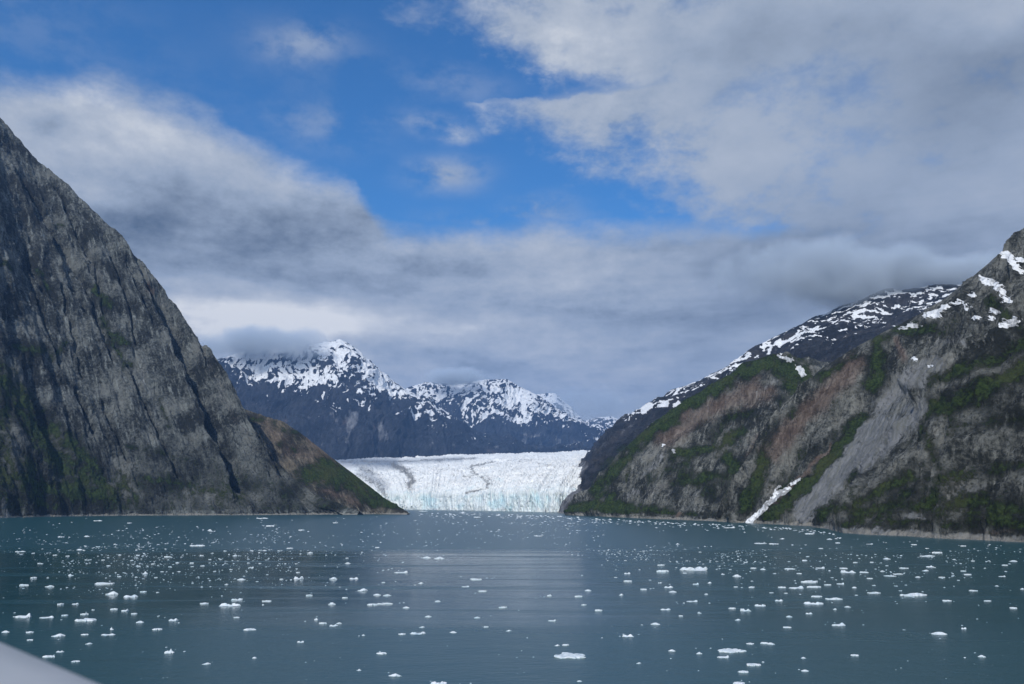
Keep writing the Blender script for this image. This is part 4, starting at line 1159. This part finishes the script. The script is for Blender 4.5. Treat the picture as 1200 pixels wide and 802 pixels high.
T2 = [
    (262, 678, 160, 26, 'L', 'largest floe of all, smooth and flat, near the bottom centre', 'the largest flat floe'), (515, 584, 56, 22, 'T', 'two lumps joined by a low neck, beyond the largest flat floe', 'the two joined lumps'), (200, 628, 26, 12, 'D', None, None), (238, 627, 34, 12, 'F', None, None), (178, 516, 40, 18, 'W', None, None),
    (166, 403, 26, 22, 'P', 'small peaked berg with a sharp white tip in mid channel', 'the small peaked berg'), (296, 411, 40, 14, 'F', None, None), (338, 384, 34, 14, 'D', None, None), (320, 449, 28, 10, 'F', None, None), (385, 473, 38, 14, 'F', None, None), (485, 402, 22, 16, 'D', None, None), (515, 343, 42, 12, 'F', None, None),
    (513, 308, 36, 14, 'T', None, None), (585, 380, 34, 12, 'F', None, None), (697, 368, 44, 18, 'T', 'upper of two lumpy floes stacked one before the other right of centre', 'the stacked lumpy floes'), (715, 390, 42, 14, 'D', 'lower of two lumpy floes stacked one before the other right of centre', None), (685, 469, 56, 14, 'T', None, None),
    (637, 532, 50, 18, 'D', 'squat rounded floe on open water, beyond the two joined lumps', 'the squat rounded floe'), (800, 432, 60, 14, 'W', 'flat narrow floe with a raised right end, right of centre', 'the narrow upturned floe right of centre'), (862, 401, 20, 10, 'D', None, None), (833, 482, 20, 16, 'P', None, None), (750, 498, 22, 10, 'F', None, None),
    (812, 285, 145, 36, 'C', 'big white ice raft with a hump at its right end, in a dark lane', 'the big humped raft'), (670, 298, 64, 20, 'F', 'low white floe left of the big humped raft', None), (662, 272, 36, 12, 'F', None, None), (1000, 318, 44, 20, 'D', None, None), (1072, 286, 30, 10, 'F', None, None), (1115, 290, 28, 12, 'D', None, None),
    (1067, 371, 34, 12, 'F', None, None), (818, 354, 32, 18, 'W', None, None), (877, 349, 20, 14, 'D', None, None), (985, 655, 142, 22, 'L', 'long thin jagged floe near the bottom, a round lump in front of it', 'the long jagged floe near the bottom'), (940, 678, 60, 22, 'W', 'small floe with a round lump on its right, before the long jagged floe', None),
    (1077, 716, 72, 16, 'F', 'flat oblong floe near the bottom edge, right of centre', 'the oblong floe near the bottom'), (1030, 748, 54, 14, 'F', None, None), (1010, 798, 60, 14, 'F', 'low floe cut by the bottom edge, right of centre', None), (832, 662, 32, 18, 'D', None, None), (710, 651, 38, 16, 'D', None, None), (563, 707, 26, 12, 'D', None, None),
    (978, 464, 36, 12, 'F', None, None), (1040, 470, 56, 22, 'C', None, None), (1105, 450, 56, 18, 'C', None, None), (1003, 514, 30, 14, 'D', None, None), (1122, 619, 40, 14, 'F', None, None), (735, 178, 20, 12, 'D', 'single small white block alone on grey water below the green spur', 'the lone block below the spur'),
    (1107, 176, 60, 10, 'L', 'bright thin floe off the right shore below the snow chute', 'the thin floe below the snow chute'), (965, 104, 60, 14, 'W', 'bright ragged floe close to the right shore beside the snow chute', 'the ragged floe at the right shore'), (300, 788, 26, 10, 'D', None, None), (1060, 623, 40, 10, 'F', None, None), (115, 143, 46, 8, 'L', None, None)]
T3 = [
    (660, 402, 140, 28, 'L', 'large smooth tapering floe on the right with small bits at its right end', 'the large tapering floe at right'), (320, 534, 68, 26, 'W', 'stout floe with a round knob at its right end, right foreground', 'the knob-ended floe'), (195, 347, 96, 16, 'F', 'flat wide floe heading the crowded group of floes right of centre', 'the wide floe of the crowded group'),
    (65, 371, 40, 12, 'F', None, None), (130, 370, 80, 22, 'W', 'floe with a sharp notch and raised right end in the crowded group', None), (208, 369, 74, 14, 'F', None, None), (325, 353, 38, 16, 'W', None, None), (210, 440, 96, 22, 'C', 'broken white raft in front of the crowded group of floes', 'the broken raft before the crowd'), (300, 421, 84, 18, 'L', 'long low ridged floe just beyond the broken raft', None),
    (220, 412, 58, 12, 'F', None, None), (52, 428, 42, 16, 'T', None, None), (355, 457, 34, 12, 'D', None, None), (298, 467, 20, 12, 'D', None, None), (185, 486, 36, 14, 'T', None, None), (97, 500, 32, 14, 'D', None, None), (88, 549, 42, 10, 'F', None, None), (478, 395, 66, 14, 'L', None, None),
    (768, 574, 76, 24, 'D', 'humped floe with a flat tail, alone in the right foreground', 'the humped floe in the right foreground'), (873, 552, 28, 16, 'T', None, None), (952, 676, 38, 18, 'D', 'small rounded lump alone nearest the lower right corner', 'the lump nearest the lower right corner'), (390, 674, 40, 12, 'F', None, None), (168, 741, 38, 14, 'D', None, None), (160, 684, 28, 12, 'D', None, None),
    (15, 621, 42, 16, 'D', None, None), (715, 231, 76, 14, 'L', 'long white floe off the right shore, a bluish one close behind it', 'the long floe off the right shore'), (755, 216, 50, 14, 'F', 'bluish flat floe close behind the long floe off the right shore', None), (365, 300, 76, 22, 'C', 'thick white raft in the upper part of the right hand ice', 'the thick raft at right'),
    (340, 287, 40, 10, 'F', None, None), (235, 283, 48, 16, 'W', None, None), (100, 289, 52, 10, 'L', None, None), (532, 243, 40, 14, 'D', None, None), (725, 277, 42, 18, 'P', 'upright broken chunk right of middle, off the right shore', 'the upright chunk off the right shore'), (703, 296, 36, 12, 'D', None, None), (1095, 254, 36, 12, 'D', 'bright rounded floe near the right edge, off the shore', 'the bright floe near the right edge'),
    (190, 133, 50, 12, 'F', 'brightest floe lying close off the pale right hand beach', 'the bright floe off the beach'), (312, 174, 24, 9, 'F', None, None), (237, 199, 24, 7, 'F', None, None), (918, 386, 42, 10, 'L', None, None), (797, 430, 50, 12, 'L', None, None), (1095, 463, 34, 12, 'F', None, None), (1130, 377, 24, 12, 'D', None, None), (978, 432, 42, 8, 'F', None, None),
    (1043, 322, 38, 10, 'W', None, None), (890, 314, 38, 10, 'F', None, None), (870, 299, 28, 8, 'F', None, None), (610, 286, 48, 10, 'L', None, None), (510, 299, 26, 10, 'D', None, None), (548, 321, 58, 9, 'L', None, None), (582, 312, 50, 9, 'L', None, None), (668, 325, 28, 10, 'D', None, None), (430, 304, 44, 10, 'L', None, None),
    (455, 332, 30, 8, 'F', None, None), (268, 360, 38, 10, 'F', None, None), (385, 371, 24, 12, 'D', None, None), (872, 188, 32, 8, 'F', None, None), (455, 179, 36, 8, 'W', None, None), (1055, 273, 30, 9, 'F', None, None), (30, 178, 50, 10, 'L', None, None), (1018, 365, 22, 8, 'D', None, None), (165, 251, 26, 12, 'C', None, None),
    (65, 155, 28, 10, 'D', None, None), (276, 157, 28, 10, 'D', None, None), (390, 261, 24, 8, 'F', None, None), (140, 310, 26, 8, 'F', None, None), (775, 327, 32, 8, 'F', None, None), (650, 182, 30, 8, 'F', None, None)]
floes = []
for k, T in enumerate((T0, T1, T2, T3)):
    for x, y, w, h, f, lab, short in T:
        floes.append([300 * k + x / 3.783, 590 + y / 3.783, w / 3.783, h / 3.783, f, lab, short])

rnd = random.Random(7)
SHORE = ([-50, 100, 300, 440, 480, 540, 650, 700, 800, 900, 960, 985, 1080, 1200, 1260], [611, 606.5, 605.5, 605, 601, 601, 604, 607.5, 612, 616.5, 621, 628, 632, 638.5, 642])


def shore_y(x):
    return float(np.interp(x, *SHORE))


while len(floes) < 292:                                     # smaller pieces between the ones read off the photograph
    if rnd.random() < 0.55:
        x, y = rnd.triangular(5, 480, 190), rnd.gauss(660, 17)
    else:
        x, y = rnd.triangular(680, 1195, 960), rnd.gauss(672, 15)
    if y < shore_y(x) + 8 or y > 797 or (x < 130 and y > 735) or (y > 735 and rnd.random() < 0.6):
        continue
    if any(abs(x - q[0]) < 9 + q[2] * 0.6 and abs(y - q[1]) < 4 for q in floes):
        continue
    w = rnd.uniform(3.8, 6.0)
    floes.append([x, y, w, w * rnd.uniform(0.26, 0.42), rnd.choice('FFDDLT'), None, None])

# every floe without a label of its own is told by its form and its place beside a floe that has one
anchors = [q for q in floes if q[6]]
FORM = {'F': 'flat', 'L': 'long thin', 'D': 'rounded', 'P': 'pointed', 'T': 'two-humped', 'W': 'wedge-shaped', 'C': 'ragged'}


def size_word(w):
    return 'tiny' if w < 7 else 'small' if w < 10.5 else 'mid-sized' if w < 16 else 'broad'


def direction(dx_, dy_):
    s = 'left of' if dx_ < 0 else 'right of'
    if abs(dy_) < 0.22 * abs(dx_):
        return s
    b = 'behind' if dy_ < 0 else 'in front of'
    if abs(dx_) < 8:
        return b
    sd_ = 'left' if dx_ < 0 else 'right'
    return f'behind-{sd_} of' if dy_ < 0 else f'front-{sd_} of'


buckets = {}
for q in floes:
    if q[5]:
        continue
    a = min(anchors, key=lambda a: math.hypot(a[0] - q[0], 2.6 * (a[1] - q[1])))
    key = (a[6], direction(q[0] - a[0], q[1] - a[1]), size_word(q[2]), FORM[q[4]])
    buckets.setdefault(key, []).append((math.hypot(a[0] - q[0], 2.6 * (a[1] - q[1])), id(q), q))
ORD = ['nearest', 'second', 'third', 'fourth', 'fifth', 'sixth', 'seventh', 'eighth']
for (short, dr, sz, fm), lst in buckets.items():
    lst.sort()
    for i, (_, _, q) in enumerate(lst):
        o_ = '' if len(lst) == 1 else ORD[i] + ' '
        q[5] = f'{o_}{sz} {fm} floe {dr} {short}'

for i, (x, y, w, h, f, lab, short) in enumerate(floes):
    foot_y = y + 0.42 * h
    c = on_water(x, foot_y)
    mpp = math.hypot(c[1], CAM_H) / FPX                      # metres per picture pixel at the floe
    ob = bpy.data.objects.new('ice_floe', FLOE[f][i % 4])
    COL.objects.link(ob)
    deep = min(w * mpp * rnd.uniform(0.55, 0.9), 9 + w * mpp * 0.3)
    ob.location = (c[0], c[1] + deep * 0.35, 0)
    ob.scale = (w * mpp * 0.88, deep * 0.8, max(0.44 * h * mpp, 0.16))
    ob.rotation_euler.z = rnd.uniform(-0.18, 0.18)
    tag(ob, lab, 'ice floe', 'ice floes drifting on the fjord')

# ------------------------------------------------------------------ brash: the countless small bits
def make_brash():
    rs = random.Random(21)
    pts = []

    def put(n_, fx, fy, w0, w1):
        k = 0
        while k < n_:
            x, y = fx(), fy()
            if y < shore_y(x) + 1.2 or y > 800 or not -20 < x < 1220:
                continue
            drift = float(perlin(np.array([x / 70.0 + 3.1]), np.array([y / 5.5]), 77)[0]) + 0.5 * float(perlin(np.array([x / 22.0]), np.array([y / 2.6]), 78)[0])
            if drift < rs.uniform(-0.35, 0.30):
                continue
            pts.append((x, y, (w0 + (w1 - w0) * rs.random() ** 2.8) * 0.68))
            k += 1
    put(1250, lambda: rs.triangular(-20, 500, 170), lambda: rs.gauss(655, 19), 1.0, 4.2)
    put(260, lambda: rs.uniform(0, 330), lambda: rs.gauss(634, 8), 1.0, 4.5)
    put(520, lambda: rs.uniform(300, 720), lambda: rs.gauss(630, 13), 0.9, 4.0)
    put(300, lambda: rs.uniform(480, 1000), lambda: rs.gauss(614, 6), 0.9, 4.5)
    put(380, lambda: rs.triangular(660, 960, 760), lambda: rs.gauss(647, 4), 0.9, 3.6)
    put(200, lambda: rs.triangular(690, 990, 840), lambda: rs.gauss(661, 5), 1.0, 4.0)
    put(300, lambda: rs.triangular(820, 1215, 1060), lambda: rs.gauss(664, 18), 1.0, 4.5)
    put(130, lambda: rs.uniform(930, 1215), lambda: rs.gauss(648, 7), 1.0, 4.5)
    put(170, lambda: rs.uniform(0, 1200), lambda: rs.uniform(690, 800), 1.0, 3.6)
    for _ in range(330):                                     # stranded along the right shore and the glacier front
        x = rs.uniform(490, 985)
        pts.append((x, shore_y(x) + abs(rs.gauss(0, 2.2)) + 0.8, rs.uniform(1.0, 4.0)))
    for _ in range(120):                                     # loose bits round the larger floes
        q = rs.choice(anchors)
        pts.append((q[0] + rs.gauss(0, q[2] * 0.9), q[1] + rs.gauss(0.5, 2.5), rs.uniform(1.2, 3.2)))
    V, Fc = [], []
    for x, y, w in pts:
        if y < shore_y(x) + 0.8 or (x < 125 and y > 750 + 0.38 * x):
            continue
        c = on_water(x, y)
        mpp = math.hypot(c[1], CAM_H) / FPX
        rx, ry = w * mpp / 2, w * mpp / 2 * rs.uniform(0.6, 1.6)
        hh = w * mpp * rs.uniform(0.10, 0.26)
        o = len(V)
        ns = 7
        ph = rs.uniform(0, 6.28)
        for ring, (kr, kz) in enumerate(((1.0, -0.2), (0.95, 0.25), (0.62, 0.85))):
            for j in range(ns):
                a_ = ph + 6.283 * j / ns
                jr = kr * rs.uniform(0.72, 1.15)
                V.append((c[0] + rx * jr * math.cos(a_), c[1] + ry * jr * math.sin(a_), hh * kz * rs.uniform(0.7, 1.25)))
        V.append((c[0] + rx * rs.uniform(-.3, .3), c[1], hh))
        for r_ in range(2):
            for j in range(ns):
                Fc.append((o + r_ * ns + j, o + r_ * ns + (j + 1) % ns, o + (r_ + 1) * ns + (j + 1) % ns, o + (r_ + 1) * ns + j))
        for j in range(ns):
            Fc.append((o + 2 * ns + j, o + 2 * ns + (j + 1) % ns, o + 3 * ns))
    me = bpy.data.meshes.new('brash_ice')
    me.from_pydata(V, [], Fc)
    me.update()
    me.materials.append(ice_mat)
    ob = bpy.data.objects.new('brash_ice', me)
    COL.objects.link(ob)
    tag(ob, 'countless small bits of brash ice scattered over the water', 'brash ice', kind='stuff')


make_brash()
